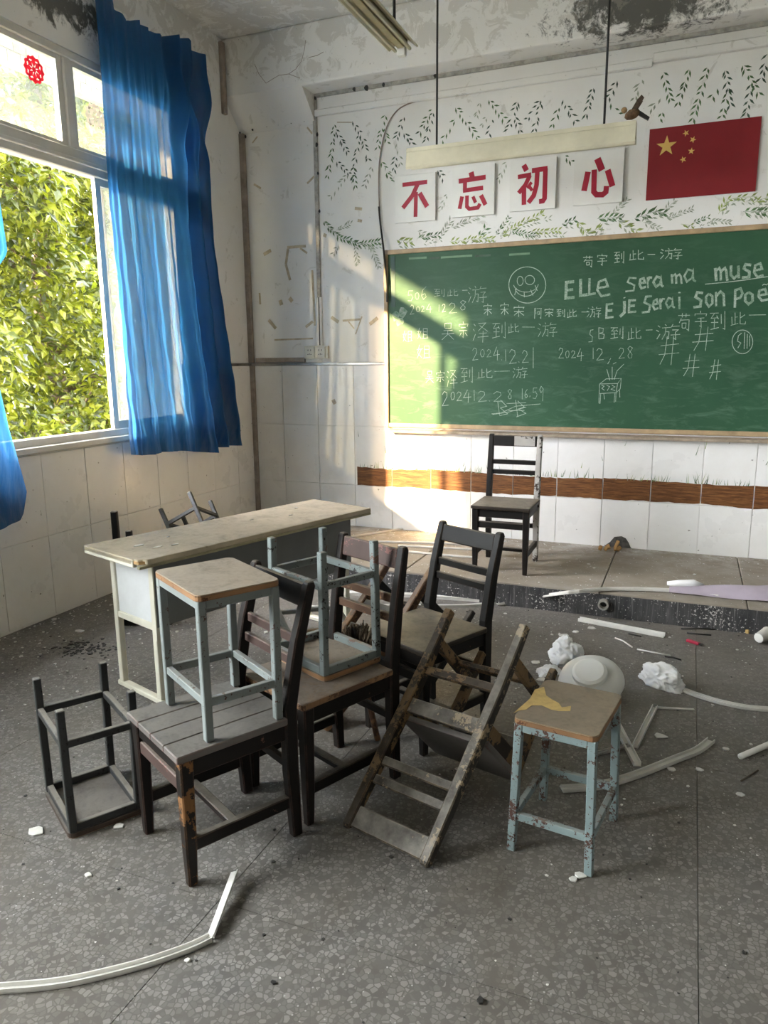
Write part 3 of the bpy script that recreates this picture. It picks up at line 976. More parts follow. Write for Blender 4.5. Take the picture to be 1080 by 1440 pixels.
# A: nearest chair, seat of grey boards, carrying the stool
cA = make_chair('wooden_chair', 'dark wooden chair nearest the camera with grey planked seat carrying a stool', 'wood_red', 0.31, 0.339, 0.412, 0.812, 0.088, (-1.2764, 1.7229, 0), math.radians(-28.0),
                {'seat': 'seat_grey', 'leg+1': 'wood_legpeel', 'slat': 'wood_slatpink', 'rung': 'wood_slatpink', 'top_rail': 'wood_black'}, planks=4)
# B: middle chair with upturned stool
make_chair('wooden_chair', 'brown-black wooden chair in the middle of the pile carrying an upturned stool', 'wood_red', 0.307, 0.376, 0.427, 0.84, 0.056, (-1.1051, 2.1055, 0), math.radians(-23.9),
           {'seat': 'seat_edge', 'slat': 'seat_edge', 'top_rail': 'wood_slatpink', 'stretcher': 'wood_black', 'apron': 'wood_black', 'side_apron': 'wood_black'})
# C: chair behind, dusty seat
make_chair('wooden_chair', 'black wooden chair with dusty brown seat behind the toppled peeling chair', 'wood_black', 0.305, 0.35, 0.4264, 0.79, 0.078, (-0.904, 2.63, 0), math.radians(-25.0), {'seat': 'seat_dust'})
# E: chair on the platform
cE = make_chair('wooden_chair', 'black wooden chair standing alone on the platform below the blackboard', 'wood_black', 0.318, 0.345, 0.4265, 0.836, 0.05, (-1.0422, 4.5917, PH), math.radians(0.5),
                {'seat': 'seat_dust', 'up+1': 'wood_bleach'})
p = MB()
p.box(-0.005, 0.130, 0.2005, 0.2035, 0.762, 0.825)
p.build('paper_remnant', MAT['wood_bleach'], cE)
# D: toppled chair, resting on its top rail and the seat's front edge
q = (-0.5772, 2.5304, -0.3465, 0.446, -3.962, 0.0522)
cD = make_chair('wooden_chair', 'toppled wooden chair with flaking paint resting on its top rail, legs in the air', 'wood_peel', 0.308, 0.30, 0.425, 0.82, 0.004,
                mats={'up-1': 'wood_peel2', 'leg': 'wood_peel2', 'seat': 'seat_grey', 'slat': 'wood_peel', 'stretcher': 'wood_peel2', 'side_apron': 'wood_peel2'})
cD.matrix_world = Matrix.Translation((q[0], q[1], q[3])) @ Matrix.Rotation(q[2], 4, 'Z') @ Matrix.Rotation(q[4], 4, 'X') @ Matrix.Rotation(q[5], 4, 'Y')
# F: second toppled chair behind the pile
q = (-1.0597, 3.145, -0.5964, 0.427, -3.9509, 0.0987)
cF = make_chair('wooden_chair', 'toppled dark chair half hidden behind the pile near the platform', 'wood_black', 0.31, 0.32, 0.425, 0.82, 0.03, mats={'upright': 'seat_edge'})
cF.matrix_world = Matrix.Translation((q[0], q[1], q[3])) @ Matrix.Rotation(q[2], 4, 'Z') @ Matrix.Rotation(q[4], 4, 'X') @ Matrix.Rotation(q[5], 4, 'Y')


# ================================================================== STOOLS
def make_stool(name, label, sx, sy, h, msteel, mtop, medge='plyedge', mat4=None, splay=-0.006, top_t=0.018, mats=None):
    """local frame: feet at z = 0, top at z = h, long side along x"""
    t = thing(name, label, 'stool', mat4=mat4)
    g = lambda k: MAT[(mats or {}).get(k, msteel)]
    lt = 0.024
    hx, hy = sx / 2 - 0.016, sy / 2 - 0.016
    fx, fy = hx - splay + 0.004, hy - splay + 0.004
    ht = h - top_t
    i = 0
    for ux in (-1, 1):
        for uy in (-1, 1):
            # angle-iron leg
            k = MB()
            k.bars([(ux * fx, uy * fy, 0), (ux * hx, uy * hy, ht)], (lt, lt), (1, 0, 0))
            k.build('leg', g('leg%d' % i), t, 0.0025)
            i += 1

    def fxy(z):
        r = z / ht
        return fx + (hx - fx) * r, fy + (hy - fy) * r
    zr = ht - 0.014
    for uy in (-1, 1):
        MB().box(-hx + 0.012, hx - 0.012, uy * hy - 0.010, uy * hy + 0.010, ht - 0.026, ht).build('top_rail', g('rail'), t, 0.002)
    for ux in (-1, 1):
        MB().box(ux * hx - 0.010, ux * hx + 0.010, -hy + 0.012, hy - 0.012, ht - 0.026, ht).build('top_rail', g('rail'), t, 0.002)
    a, b = fxy(0.115)
    for uy in (-1, 1):
        MB().box(-a + 0.010, a - 0.010, uy * b - 0.008, uy * b + 0.010, 0.103, 0.127).build('lower_rail', g('rail'), t, 0.002)
    for ux in (-1, 1):
        MB().box(ux * a - 0.009, ux * a + 0.009, -b + 0.010, b - 0.010, 0.103, 0.127).build('lower_rail', g('rail'), t, 0.002)
    # plywood top with rounded corners: face veneer over the ply core
    r = 0.022
    pts = []
    for cx, cy, a0 in ((sx / 2 - r, sy / 2 - r, 0), (-sx / 2 + r, sy / 2 - r, 90), (-sx / 2 + r, -sy / 2 + r, 180), (sx / 2 - r, -sy / 2 + r, 270)):
        for k in range(5):
            an = math.radians(a0 + 22.5 * k)
            pts.append((cx + r * math.cos(an), cy + r * math.sin(an)))
    cp = MB().prism([(x_, y_, ht) for x_, y_ in pts], (0, 0, top_t - 0.003)).build('ply_core', MAT[medge], t)
    MB().prism([(x_ * 0.994, y_ * 0.994, h - 0.003) for x_, y_ in pts], (0, 0, 0.003)).build('ply_top', MAT[mtop], t, 0.001)
    return t


def pose(x_, y_, z_, deg, flip=None):
    m = Matrix.Translation((x_, y_, z_)) @ Matrix.Rotation(math.radians(deg), 4, 'Z')
    if flip:
        m = m @ Matrix.Translation((0, 0, flip)) @ Matrix.Rotation(math.pi, 4, 'X')
    return m


s1 = make_stool('metal_stool', 'pale blue metal stool with flaked yellow veneer patch standing upright on the floor', 0.246, 0.3095, 0.432, 'steel_blue', 'ply', mat4=pose(-0.2748, 2.119, 0, -7.9))
patch = [(722, 1003), (745, 983), (752, 970), (765, 966), (768, 978), (775, 983), (786, 989), (790, 995), (803, 993), (802, 1000), (786, 1000), (775, 998), (762, 992), (748, 992), (740, 998), (730, 999)]
inv = s1.matrix_world.inverted()
pb = MB()
pb.prism([inv @ flo(x_, y_, 0.4322) for x_, y_ in patch], (0, 0, 0.0006))
pb.build('bare_veneer', MAT['veneer'], s1)
make_stool('metal_stool', 'grey metal stool with dusty plywood top standing on the nearest chair', 0.325, 0.255, 0.430, 'steel_grey', 'plydust', mat4=pose(-1.2536, 1.7413, 0.414, -30.9), splay=0.006,
           mats={'leg0': 'steel_grey'})
make_stool('metal_stool', 'dark metal stool upside down on the floor at the left', 0.318, 0.240, 0.430, 'steel_dark', 'ply', 'plyedge_dark', mat4=pose(-1.7705, 1.7044, 0, -30.5, 0.430), splay=0.0)
make_stool('metal_stool', 'rust-chipped pale metal stool upside down on the middle chair', 0.319, 0.262, 0.4325, 'steel_rusty', 'plydust', mat4=pose(-1.1307, 2.1871, 0.429, -25.0, 0.4325), splay=0.008)
# stools dumped behind the table
m = Matrix.Translation((-3.0524, 3.9552, 0.535)) @ Matrix.Rotation(1.9348, 4, 'Z') @ Matrix.Rotation(2.6308, 4, 'X') @ Matrix.Rotation(-0.4282, 4, 'Y')
make_stool('metal_stool', 'blue-grey metal stool tipped over behind the white table, legs showing above it', 0.318, 0.245, 0.43, 'steel_dark', 'ply', mat4=m, splay=0.0)
m = Matrix.Translation((-1.63, 3.02, 0.135)) @ Matrix.Rotation(math.radians(38), 4, 'Z') @ Matrix.Rotation(math.radians(90), 4, 'X') @ Matrix.Translation((0, 0, -0.215))
make_stool('metal_stool', 'grey metal stool lying on its side beneath the white table', 0.318, 0.245, 0.43, 'steel_grey', 'ply', mat4=m, splay=0.0)

# upturned wooden stool behind the table
t = thing('wooden_stool', 'dark wooden stool upside down on the floor behind the white end panel', 'stool', (-2.825, 3.275, 0), math.radians(23.7))
MB().box(-0.155, 0.155, -0.125, 0.125, 0, 0.055).build('seat', MAT['wood_black'], t, 0.005)
for sx in (-0.125, 0.125):
    for sy in (-0.10, 0.10):
        MB().bars([(sx, sy, 0.055), (sx * 1.0, sy * 1.1, 0.66 if (sx < 0 and sy < 0) else 0.50)], [(0.042, 0.036), (0.034, 0.030)], (1, 0, 0)).build('leg', MAT['wood_black'], t, 0.004)
    MB().box(sx - 0.012, sx + 0.012, -0.10, 0.10, 0.22, 0.26).build('stretcher', MAT['wood_black'], t, 0.003)
MB().box(-0.12, 0.12, -0.012, 0.012, 0.225, 0.255).build('stretcher', MAT['wood_black'], t, 0.003)

# ================================================================== TEACHER'S TABLE
TL, TW, TH = 1.40, 0.44, 0.679
t = thing('teacher_table', 'long cream table with white end panel, grey modesty panel and broken front corner', 'table', (-1.9836, 2.9967, 0), 1.2557)
hl, hw = TL / 2, TW / 2
top = [(hl, -hw), (hl, hw), (-hl, hw), (-hl, -hw + 0.055), (-hl + 0.008, -hw + 0.05), (-hl + 0.012, -hw + 0.028), (-hl + 0.03, -hw + 0.02), (-hl + 0.038, -hw + 0.004), (-hl + 0.055, -hw)]
MB().prism([(x_, y_, TH - 0.024) for x_, y_ in top], (0, 0, 0.024)).build('table_top', MAT['tabletop'], t, 0.003)
MB().prism([(x_, y_, TH - 0.036) for x_, y_ in ((-hl, -hw), (hl, -hw), (hl, -hw + 0.02), (-hl, -hw + 0.02))], (0, 0, 0.012)).build('edge_lip', MAT['creamdark'], t, 0.002)
MB().box(-hl, -hl + 0.02, -hw + 0.05, hw, TH - 0.036, TH - 0.004).build('end_lip', MAT['tablewhite'], t, 0.003)
MB().prism([(-hl + 0.004, -hw + 0.054, TH - 0.020), (-hl + 0.012, -hw + 0.022, TH - 0.020), (-hl + 0.034, -hw + 0.012, TH - 0.020), (-hl + 0.056, -hw + 0.006, TH - 0.020), (-hl + 0.07, -hw + 0.06, TH - 0.020)], (0, 0, 0.012)).build('broken_corner', MAT['rawboard'], t)
ox, oy, lw_ = 0.113, 0.090, 0.305
for sx in (-1, 1):
    ex = sx * (hl - ox)
    for y_ in (-hw + oy, -hw + oy + lw_):
        MB().bars([(ex, y_, 0.02), (ex, y_, TH - 0.03)], (0.030, 0.030), (1, 0, 0)).build('leg', MAT['tablewhite'], t, 0.003)
    MB().box(ex - 0.013, ex + 0.013, -hw + oy + 0.015, -hw + oy + lw_ - 0.015, 0.335, 0.365).build('end_rail', MAT['tablewhite'], t, 0.003)
    MB().box(ex - 0.004, ex + 0.004, -hw + oy + 0.015, -hw + oy + lw_ - 0.015, 0.365, TH - 0.03).build('end_panel', MAT['tablepanel'], t, 0.001)
    MB().bars([(ex, -hw + oy - 0.02, 0.012), (ex, -hw + oy + lw_ + 0.03, 0.012)], (0.034, 0.024), (1, 0, 0)).build('foot_rail', MAT['tablewhite'], t, 0.004)
MB().box(-hl + ox - 0.02, hl - ox + 0.02, -hw + oy - 0.024, -hw + oy - 0.016, 0.355, TH - 0.026).build('modesty_panel', MAT['tablegrey'], t, 0.001)
MB().bars([(-hl + ox - 0.018, -hw + oy - 0.022, 0.300), (-hl + ox - 0.018, -hw + oy - 0.022, TH - 0.03)], (0.006, 0.014), (1, 0, 0)).build('panel_edge', MAT['tablewhite'], t)
for u, v, s, lab in ((-0.55, 0.02, 0.030, 'pale flake on the table nearest its white end edge'), (-0.52, -0.07, 0.026, 'pale flake on the table beside the broken corner'), (-0.44, -0.09, 0.022, 'pale flake on the table just past the broken corner'), (-0.38, 0.06, 0.012, 'small flake on the table left of its middle'), (0.1, 0.05, 0.012, 'small flake on the middle of the table top'), (0.3, -0.02, 0.014, 'small flake on the far half of the table top'), (0.45, 0.1, 0.012, 'small flake on the table nearest its far end')):
    fl_ = MB()
    n = 6
    fl_.prism([(u + s * math.cos(k * 1.047) * random.uniform(0.6, 1.1), v + 0.45 * s * math.sin(k * 1.047) * random.uniform(0.6, 1.1), TH) for k in range(n)], (0, 0, 0.003))
    o = fl_.build('plaster_flake', MAT['plasterflake'])
    o.matrix_world = t.matrix_world
    wc = Matrix.Translation((-1.9836, 2.9967, 0)) @ Matrix.Rotation(1.2557, 4, 'Z')
    o.matrix_world = wc
    tag(o, lab, 'debris', 'plaster flakes on the table')

# broom head in the pile
bt = thing('broom', 'worn straw broom standing bristles up in the pile behind the middle chair', 'broom', (-1.10, 2.415, 0.0), math.radians(-25))
rnd = random.Random(5)
bs = MB()
for i in range(220):
    a = rnd.uniform(-1, 1)
    b0 = Vector((a * 0.040, rnd.uniform(-0.02, 0.02), 0.34))
    b1 = Vector((a * 0.075 + rnd.uniform(-0.01, 0.03), rnd.uniform(-0.03, 0.03), 0.49 - rnd.uniform(0, 0.03) - abs(a) * 0.03))
    bs.bars([b0, b1], (0.003, 0.003))
tag(bs.build('bristles', MAT['bristle'], bt), None, kind='stuff')
MB().box(-0.055, 0.055, -0.024, 0.024, 0.31, 0.35).build('binding', MAT['seat_edge'], bt, 0.006)
MB().tube([(0.0, 0.0, 0.32), (0.04, 0.05, 0.004)], 0.012, 8).build('handle', MAT['seat_edge'], bt, smooth=True)

# ================================================================== BLACKBOARD
BX0, BX1, BZ0, BZ1 = -2.18, 1.92, 0.957, 2.262
bb = thing('blackboard', 'wide green chalkboard in a tan wooden frame covered with chalk writing', 'blackboard', (0, YB, 0))
MB().box(BX0 + 0.02, BX1 - 0.02, -0.022, -0.001, BZ0 + 0.02, BZ1 - 0.02).build('writing_surface', MAT['board'], bb)
fw = 0.032
MB().box(BX0 + fw, BX1 - fw, -0.036, -0.001, BZ1 - fw, BZ1).build('frame_rail', MAT['boardframe'], bb, 0.006, 2)
MB().box(BX0 + fw, BX1 - fw, -0.036, -0.001, BZ0, BZ0 + fw).build('frame_rail', MAT['boardframe'], bb, 0.006, 2)
MB().box(BX0, BX0 + fw, -0.036, -0.001, BZ0 + fw, BZ1 - fw).build('frame_rail', MAT['boardframe'], bb, 0.006, 2)
MB().box(BX1 - fw, BX1, -0.036, -0.001, BZ0 + fw, BZ1 - fw).build('frame_rail', MAT['boardframe'], bb, 0.006, 2)
for x_ in (BX0, BX1 - fw):
    for z_ in (BZ0, BZ1 - fw):
        MB().box(x_ - 0.002, x_ + fw + 0.002, -0.040, -0.001, z_ - 0.002, z_ + fw + 0.002).build('corner_cap', MAT['tray'], bb, 0.008, 2)
tr_ = MB()
tr_.prism([(BX0 + 0.03, -0.002, 0.948), (BX0 + 0.03, -0.068, 0.930), (BX0 + 0.03, -0.074, 0.940), (BX0 + 0.03, -0.078, 0.936), (BX0 + 0.03, -0.076, 0.920), (BX0 + 0.03, -0.002, 0.930)], (BX1 - BX0 - 0.06, 0, 0))
tr_.build('chalk_tray', MAT['tray'], bb)
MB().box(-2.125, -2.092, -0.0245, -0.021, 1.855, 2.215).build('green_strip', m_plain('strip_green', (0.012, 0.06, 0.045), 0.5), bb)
# broken piece and old notices
for i, (x0, x1, y_) in enumerate(((575, 600, 363.5), (604, 618, 363), (620, 664, 362), (668, 690, 360), (716, 745, 358))):
    a, b = wallpt(x0, y_, 0.0225), wallpt(x1, y_, 0.0225)
    MB().box(a.x, b.x, -0.0232, -0.021, a.z - 0.008, a.z + 0.006).build('tape_scrap', MAT['mural_dark'] if i % 2 else m_plain('scrap_pale', (0.16, 0.27, 0.17), 0.8), bb)

G = {
    '到': [[(5, 15), (55, 14)], [(30, 15), (12, 40), (48, 36)], [(44, 27), (53, 43)], [(10, 60), (52, 58)], [(30, 43), (30, 86)], [(5, 92), (55, 82)], [(70, 20), (70, 65)], [(90, 5), (90, 92), (78, 85)]],
    '此': [[(28, 10), (28, 86)], [(28, 42), (46, 40)], [(8, 38), (8, 90)], [(0, 95), (48, 82)], [(92, 26), (62, 46)], [(62, 6), (62, 84), (94, 86), (96, 68)]],
    '一': [[(5, 52), (95, 46)]],
    '游': [[(8, 12), (18, 22)], [(3, 38), (13, 46)], [(4, 92), (18, 60)], [(38, 4), (43, 14)], [(25, 26), (58, 23)], [(41, 26), (38, 60), (25, 92)], [(40, 48), (54, 47), (52, 88), (44, 83)], [(70, 5), (62, 23)], [(66, 18), (97, 15)], [(66, 38), (92, 36), (79, 52)], [(80, 52), (80, 92), (72, 86)], [(60, 66), (99, 62)]],
    '吴': [[(28, 8), (28, 35)], [(28, 8), (72, 8), (70, 35), (28, 35)], [(20, 48), (82, 46)], [(6, 66), (94, 62)], [(50, 48), (46, 68), (8, 97)], [(52, 66), (92, 96)]],
    '宗': [[(50, 0), (50, 12)], [(12, 30), (12, 17), (90, 16), (84, 30)], [(30, 37), (70, 35)], [(12, 55), (86, 52)], [(50, 54), (50, 94), (41, 87)], [(32, 66), (14, 86)], [(66, 66), (86, 84)]],
    '泽': [[(8, 12), (18, 22)], [(3, 38), (13, 46)], [(4, 92), (18, 60)], [(34, 10), (80, 8), (34, 46)], [(44, 20), (92, 48)], [(40, 58), (84, 56)], [(30, 75), (96, 72)], [(62, 46), (62, 100)]],
    '宋': [[(50, 0), (50, 12)], [(12, 30), (12, 17), (90, 16), (84, 30)], [(12, 52), (88, 50)], [(50, 32), (50, 97)], [(48, 53), (14, 86)], [(52, 53), (90, 86)]],
    '苟': [[(8, 16), (92, 14)], [(35, 4), (36, 26)], [(65, 4), (63, 25)], [(30, 30), (14, 54)], [(26, 40), (86, 38), (80, 94), (66, 86)], [(34, 56), (35, 80)], [(34, 56), (62, 55), (60, 79), (35, 80)]],
    '宇': [[(50, 0), (50, 12)], [(12, 30), (12, 17), (90, 16), (84, 30)], [(30, 42), (72, 40)], [(12, 64), (90, 61)], [(52, 42), (52, 94), (40, 86)]],
    '井': [[(10, 36), (92, 30)], [(3, 66), (97, 60)], [(36, 4), (32, 66), (12, 98)], [(66, 4), (64, 100)]],
    '阿': [[(10, 8), (10, 96)], [(10, 10), (28, 10), (18, 34), (30, 50), (14, 58)], [(36, 14), (96, 12)], [(48, 34), (48, 62)], [(48, 34), (70, 34), (70, 60), (48, 62)], [(86, 14), (86, 94), (74, 86)]],
    '姐': [[(22, 6), (8, 60), (38, 92)], [(36, 30), (6, 95)], [(2, 38), (44, 32)], [(56, 14), (56, 90)], [(56, 14), (88, 12), (88, 90)], [(58, 38), (86, 37)], [(58, 62), (86, 61)], [(46, 94), (100, 88)]],
    '0': [[(50, 0), (20, 20), (12, 60), (35, 98), (70, 90), (88, 50), (75, 10), (50, 0)]],
    '1': [[(50, 0), (48, 100)]], '|': [[(50, 0), (50, 100)]],
    '2': [[(8, 22), (35, 0), (72, 8), (76, 35), (10, 98), (95, 92)]],
    '4': [[(55, 0), (5, 62), (95, 56)], [(66, 24), (62, 100)]],
    '5': [[(85, 2), (25, 4), (18, 44), (60, 36), (86, 62), (60, 96), (12, 92)]],
    '6': [[(80, 0), (30, 30), (15, 72), (45, 98), (80, 78), (60, 54), (20, 66)]],
    '8': [[(80, 12), (45, 0), (20, 18), (75, 66), (70, 92), (40, 98), (20, 76), (80, 12)]],
    '9': [[(82, 22), (50, 0), (20, 24), (45, 46), (82, 22), (74, 100)]],
    '.': [[(30, 92), (60, 98)]], ',': [[(60, 88), (40, 110)]],
    'E': [[(88, 4), (14, 8), (10, 96), (92, 90)], [(12, 50), (76, 46)]], 'L': [[(16, 0), (14, 96), (88, 90)]],
    'e': [[(12, 52), (84, 42), (66, 4), (22, 18), (10, 62), (40, 96), (98, 84)]],
    's': [[(86, 8), (36, 4), (22, 34), (72, 56), (66, 92), (4, 98)]],
    'r': [[(14, 4), (26, 96)], [(22, 40), (50, 6), (88, 10)]],
    'a': [[(82, 16), (40, 6), (10, 52), (34, 94), (74, 66), (82, 8), (84, 80), (102, 92)]],
    'm': [[(8, 4), (14, 96)], [(10, 30), (36, 4), (46, 24), (48, 94)], [(46, 30), (76, 4), (88, 26), (94, 96)]],
    'n': [[(10, 4), (14, 96)], [(12, 34), (52, 4), (84, 22), (88, 96)]],
    'u': [[(10, 4), (12, 72), (42, 96), (78, 70)], [(80, 2), (84, 96)]],
    'j': [[(60, 20), (58, 80), (8, 100)], [(58, 2), (62, 6)]], 'i': [[(50, 26), (50, 98)], [(50, 2), (53, 8)]],
    'S': [[(92, 4), (40, 8), (30, 40), (76, 58), (66, 94), (6, 98)]],
    'o': [[(50, 2), (14, 24), (10, 70), (48, 98), (88, 72), (86, 22), (50, 2)]],
    'P': [[(16, 2), (10, 100)], [(14, 8), (70, 0), (90, 26), (66, 50), (16, 54)]],
    'B': [[(16, 2), (14, 98)], [(16, 4), (72, 8), (66, 44), (18, 48)], [(20, 48), (86, 58), (76, 94), (14, 98)]],
}
PN = Vector((0, -1, 0))
OFF = 0.0232


def z7(x_, y_):
    return (540 + x_ / 4.0, 340 + y_ / 4.0)


def z8(x_, y_):
    return (790 + x_ / 3.724, 340 + y_ / 3.724)


def chalk_part(name, mat='chalk'):
    return MB(), name, mat


def put(mb, ch, x0, y0, x1, y1, conv, w, shear=0.0):
    for st_ in G[ch]:
        pts = []
        for a, b in st_:
            X = x0 + (x1 - x0) * a / 100.0 + shear * (50 - b) / 100.0
            Y = y0 + (y1 - y0) * b / 100.0 - 0.06 * (X - x0) * 0
            pts.append(wallpt(*conv(X + random.uniform(-1.2, 1.2), Y + random.uniform(-1.2, 1.2)), OFF))
        ribbon(mb, pts, w * random.uniform(0.8, 1.15), PN)


def finish(mb, mat='chalk'):
    o = mb.build('chalk_character', MAT[mat])
    o.matrix_world = Matrix.Identity(4)
    o.parent = bb
    o.matrix_parent_inverse = Matrix.Translation((0, -YB, 0))
    return o


def line(items, conv, w=0.0031, mat='chalk', shear=0.0):
    for ch, x0, y0, x1, y1 in items:
        mb = MB()
        put(mb, ch, x0, y0, x1, y1, conv, w, shear)
        finish(mb, mat)


line([('5', 130, 275, 168, 335), ('0', 172, 285, 200, 325), ('6', 205, 250, 245, 325), ('到', 280, 260, 345, 312), ('此', 355, 265, 418, 308), ('一', 438, 266, 472, 280), ('游', 470, 245, 580, 350)], z7)
line([('2', 145, 355, 172, 410), ('0', 178, 365, 205, 395), ('2', 208, 362, 230, 395), ('4', 238, 350, 272, 400), ('1', 300, 355, 318, 395), ('2', 325, 350, 348, 395), ('2', 362, 345, 412, 402), ('8', 420, 330, 470, 385)], z7)
line([('宋', 555, 348, 612, 415), ('宋', 650, 343, 706, 415), ('宋', 722, 358, 795, 424), ('阿', 842, 368, 890, 436), ('宋', 898, 372, 958, 425), ('到', 968, 375, 1022, 425), ('此', 1030, 375, 1085, 428)], z7, 0.0042)
line([('一', 100, 362, 145, 375), ('游', 130, 338, 208, 400)], z8, 0.0042)
line([('吴', 320, 450, 400, 555), ('宗', 415, 448, 478, 545), ('泽', 498, 448, 592, 565), ('到', 605, 445, 690, 550), ('此', 698, 455, 762, 515), ('一', 772, 468, 852, 492), ('游', 862, 450, 975, 542)], z7)
line([('2', 495, 597, 530, 668), ('0', 540, 606, 568, 650), ('2', 576, 606, 606, 650), ('4', 614, 590, 652, 668), ('.', 655, 610, 668, 668), ('1', 678, 605, 690, 672), ('2', 702, 605, 748, 686), ('.', 750, 610, 770, 680), ('2', 775, 612, 815, 682), ('|', 832, 595, 846, 712)], z7)
line([('2', -18, 555, 12, 612), ('0', 18, 570, 42, 610), ('2', 48, 570, 74, 610), ('4', 80, 560, 115, 625), ('1', 155, 555, 172, 615), ('2', 178, 558, 222, 622), (',', 240, 560, 270, 615), ('2', 295, 555, 332, 612), ('8', 338, 548, 378, 612)], z8)
line([('吴', 232, 722, 282, 795), ('宗', 288, 726, 346, 792), ('泽', 352, 714, 416, 825), ('到', 428, 698, 505, 800), ('此', 526, 708, 612, 772), ('一', 618, 722, 712, 735), ('游', 722, 702, 808, 772)], z7)
line([('2', 325, 842, 365, 925), ('0', 372, 845, 402, 890), ('2', 408, 845, 440, 895), ('4', 445, 832, 492, 905), ('1', 500, 835, 516, 895), ('2', 525, 840, 580, 900), ('.', 585, 840, 602, 898), ('2', 612, 842, 672, 900), ('8', 690, 830, 725, 886), ('1', 770, 825, 784, 885), ('6', 788, 830, 812, 880), (',', 812, 820, 830, 870), ('5', 832, 820, 866, 885), ('9', 868, 812, 902, 895)], z7)
line([('姐', 105, 495, 160, 565), ('姐', 185, 480, 250, 550), ('姐', 182, 575, 262, 660)], z7, 0.0032)
line([('苟', 108, 72, 168, 135), ('宇', 180, 62, 242, 126), ('到', 272, 45, 330, 116), ('此', 352, 38, 432, 100), ('一', 448, 60, 492, 74), ('游', 512, 32, 632, 95)], z8, 0.0052)
line([('S', 138, 458, 168, 526), ('B', 188, 448, 228, 510), ('到', 252, 440, 328, 512), ('此', 344, 445, 418, 516), ('一', 438, 455, 478, 470), ('游', 492, 428, 622, 518)], z8, 0.0042)
line([('苟', 605, 370, 678, 472), ('宇', 688, 362, 768, 452), ('到', 772, 358, 862, 468), ('此', 885, 362, 965, 442), ('一', 975, 374, 1075, 394)], z8, 0.0042)
line([('井', 505, 488, 620, 645), ('井', 682, 438, 800, 572), ('井', 632, 582, 725, 706), ('井', 772, 612, 838, 722)], z8, 0.0042, shear=12)
line([('E', 16, 205, 72, 300), ('L', 90, 195, 142, 285), ('L', 138, 190, 182, 280), ('e', 178, 192, 255, 290)], z8, 0.017, 'chalk_bold')
line([('s', 330, 185, 400, 262), ('e', 402, 188, 442, 245), ('r', 444, 182, 478, 245), ('a', 474, 178, 530, 240)], z8, 0.013, 'chalk_bold')
line([('m', 570, 168, 632, 222), ('a', 634, 140, 700, 214)], z8, 0.013, 'chalk_bold')
line([('m', 798, 135, 872, 208), ('u', 880, 122, 935, 195), ('s', 940, 115, 1000, 190), ('e', 1002, 110, 1058, 188)], z8, 0.015, 'chalk_bold')
line([('E', 228, 322, 276, 402), ('j', 302, 288, 346, 392), ('E', 348, 302, 394, 372)], z8, 0.016, 'chalk_bold')
line([('S', 415, 280, 478, 372), ('e', 474, 300, 508, 356), ('r', 510, 295, 545, 355), ('a', 540, 290, 590, 350), ('i', 600, 262, 632, 355)], z8, 0.013, 'chalk_bold')
line([('s', 686, 262, 748, 345), ('o', 750, 270, 795, 340), ('n', 802, 258, 856, 340)], z8, 0.014, 'chalk_bold')
line([('P', 902, 245, 950, 345), ('o', 955, 262, 1005, 328), ('e', 1022, 245, 1085, 312)], z8, 0.016, 'chalk_bold')
mb = MB()
ribbon(mb, [wallpt(*z8(x_, y_), OFF) for x_, y_ in ((750, 222), (860, 212), (960, 200), (1080, 182))], 0.005, PN)
ribbon(mb, [wallpt(*z8(x_, y_), OFF) for x_, y_ in ((1050, 228), (1060, 222), (1072, 226), (1082, 218))], 0.005, PN)
finish(mb)
# doodles: grinning face, struck-out scribble, ringed strokes, incense burner
mb = MB()
def arc(cx, cy, rx, ry, a0, a1, n=28, rot=0.0):
    out = []
    for k in range(n + 1):
        a = math.radians(a0 + (a1 - a0) * k / n)
        x_, y_ = rx * math.cos(a), ry * math.sin(a)
        out.append((cx + x_ * math.cos(rot) - y_ * math.sin(rot), cy + x_ * math.sin(rot) + y_ * math.cos(rot)))
    return out


def draw(mb, pts, conv, w=0.0042):
    ribbon(mb, [wallpt(*conv(x_, y_), OFF) for x_, y_ in pts], w, PN)


draw(mb, arc(806, 243, 104, 102, 0, 372, 36), z7, 0.005)
draw(mb, arc(766, 220, 17, 26, 0, 370, 16), z7)
draw(mb, arc(820, 215, 27, 26, 0, 370, 16), z7)
draw(mb, arc(798, 235, 70, 48, 5, 170, 16), z7)
draw(mb, arc(798, 252, 62, 54, 10, 165, 16), z7)
for a in ((745, 260, 735, 300), (788, 280, 790, 312), (825, 270, 838, 302), (850, 245, 862, 275)):
    draw(mb, [(a[0], a[1]), (a[2], a[3])], z7)
finish(mb)
mb = MB()
for ln in ([(605, 968), (660, 962), (740, 925), (880, 912)], [(640, 900), (650, 975)], [(655, 890), (690, 925), (655, 935), (695, 968), (650, 978)], [(690, 910), (800, 905)], [(740, 890), (752, 982)], [(752, 895), (790, 930), (755, 940), (798, 965), (745, 985)], [(700, 950), (790, 948)], [(610, 972), (700, 958), (800, 930)]):
    draw(mb, ln, z7, 0.0038)
finish(mb)
mb = MB()
draw(mb, arc(946, 524, 54, 62, 0, 372, 30), z8)
for ln in ([(942, 478), (925, 492), (920, 520), (938, 530), (922, 556)], [(958, 474), (955, 562)], [(972, 484), (970, 560)], [(984, 490), (984, 548)]):
    draw(mb, ln, z8)
finish(mb)
mb = MB()
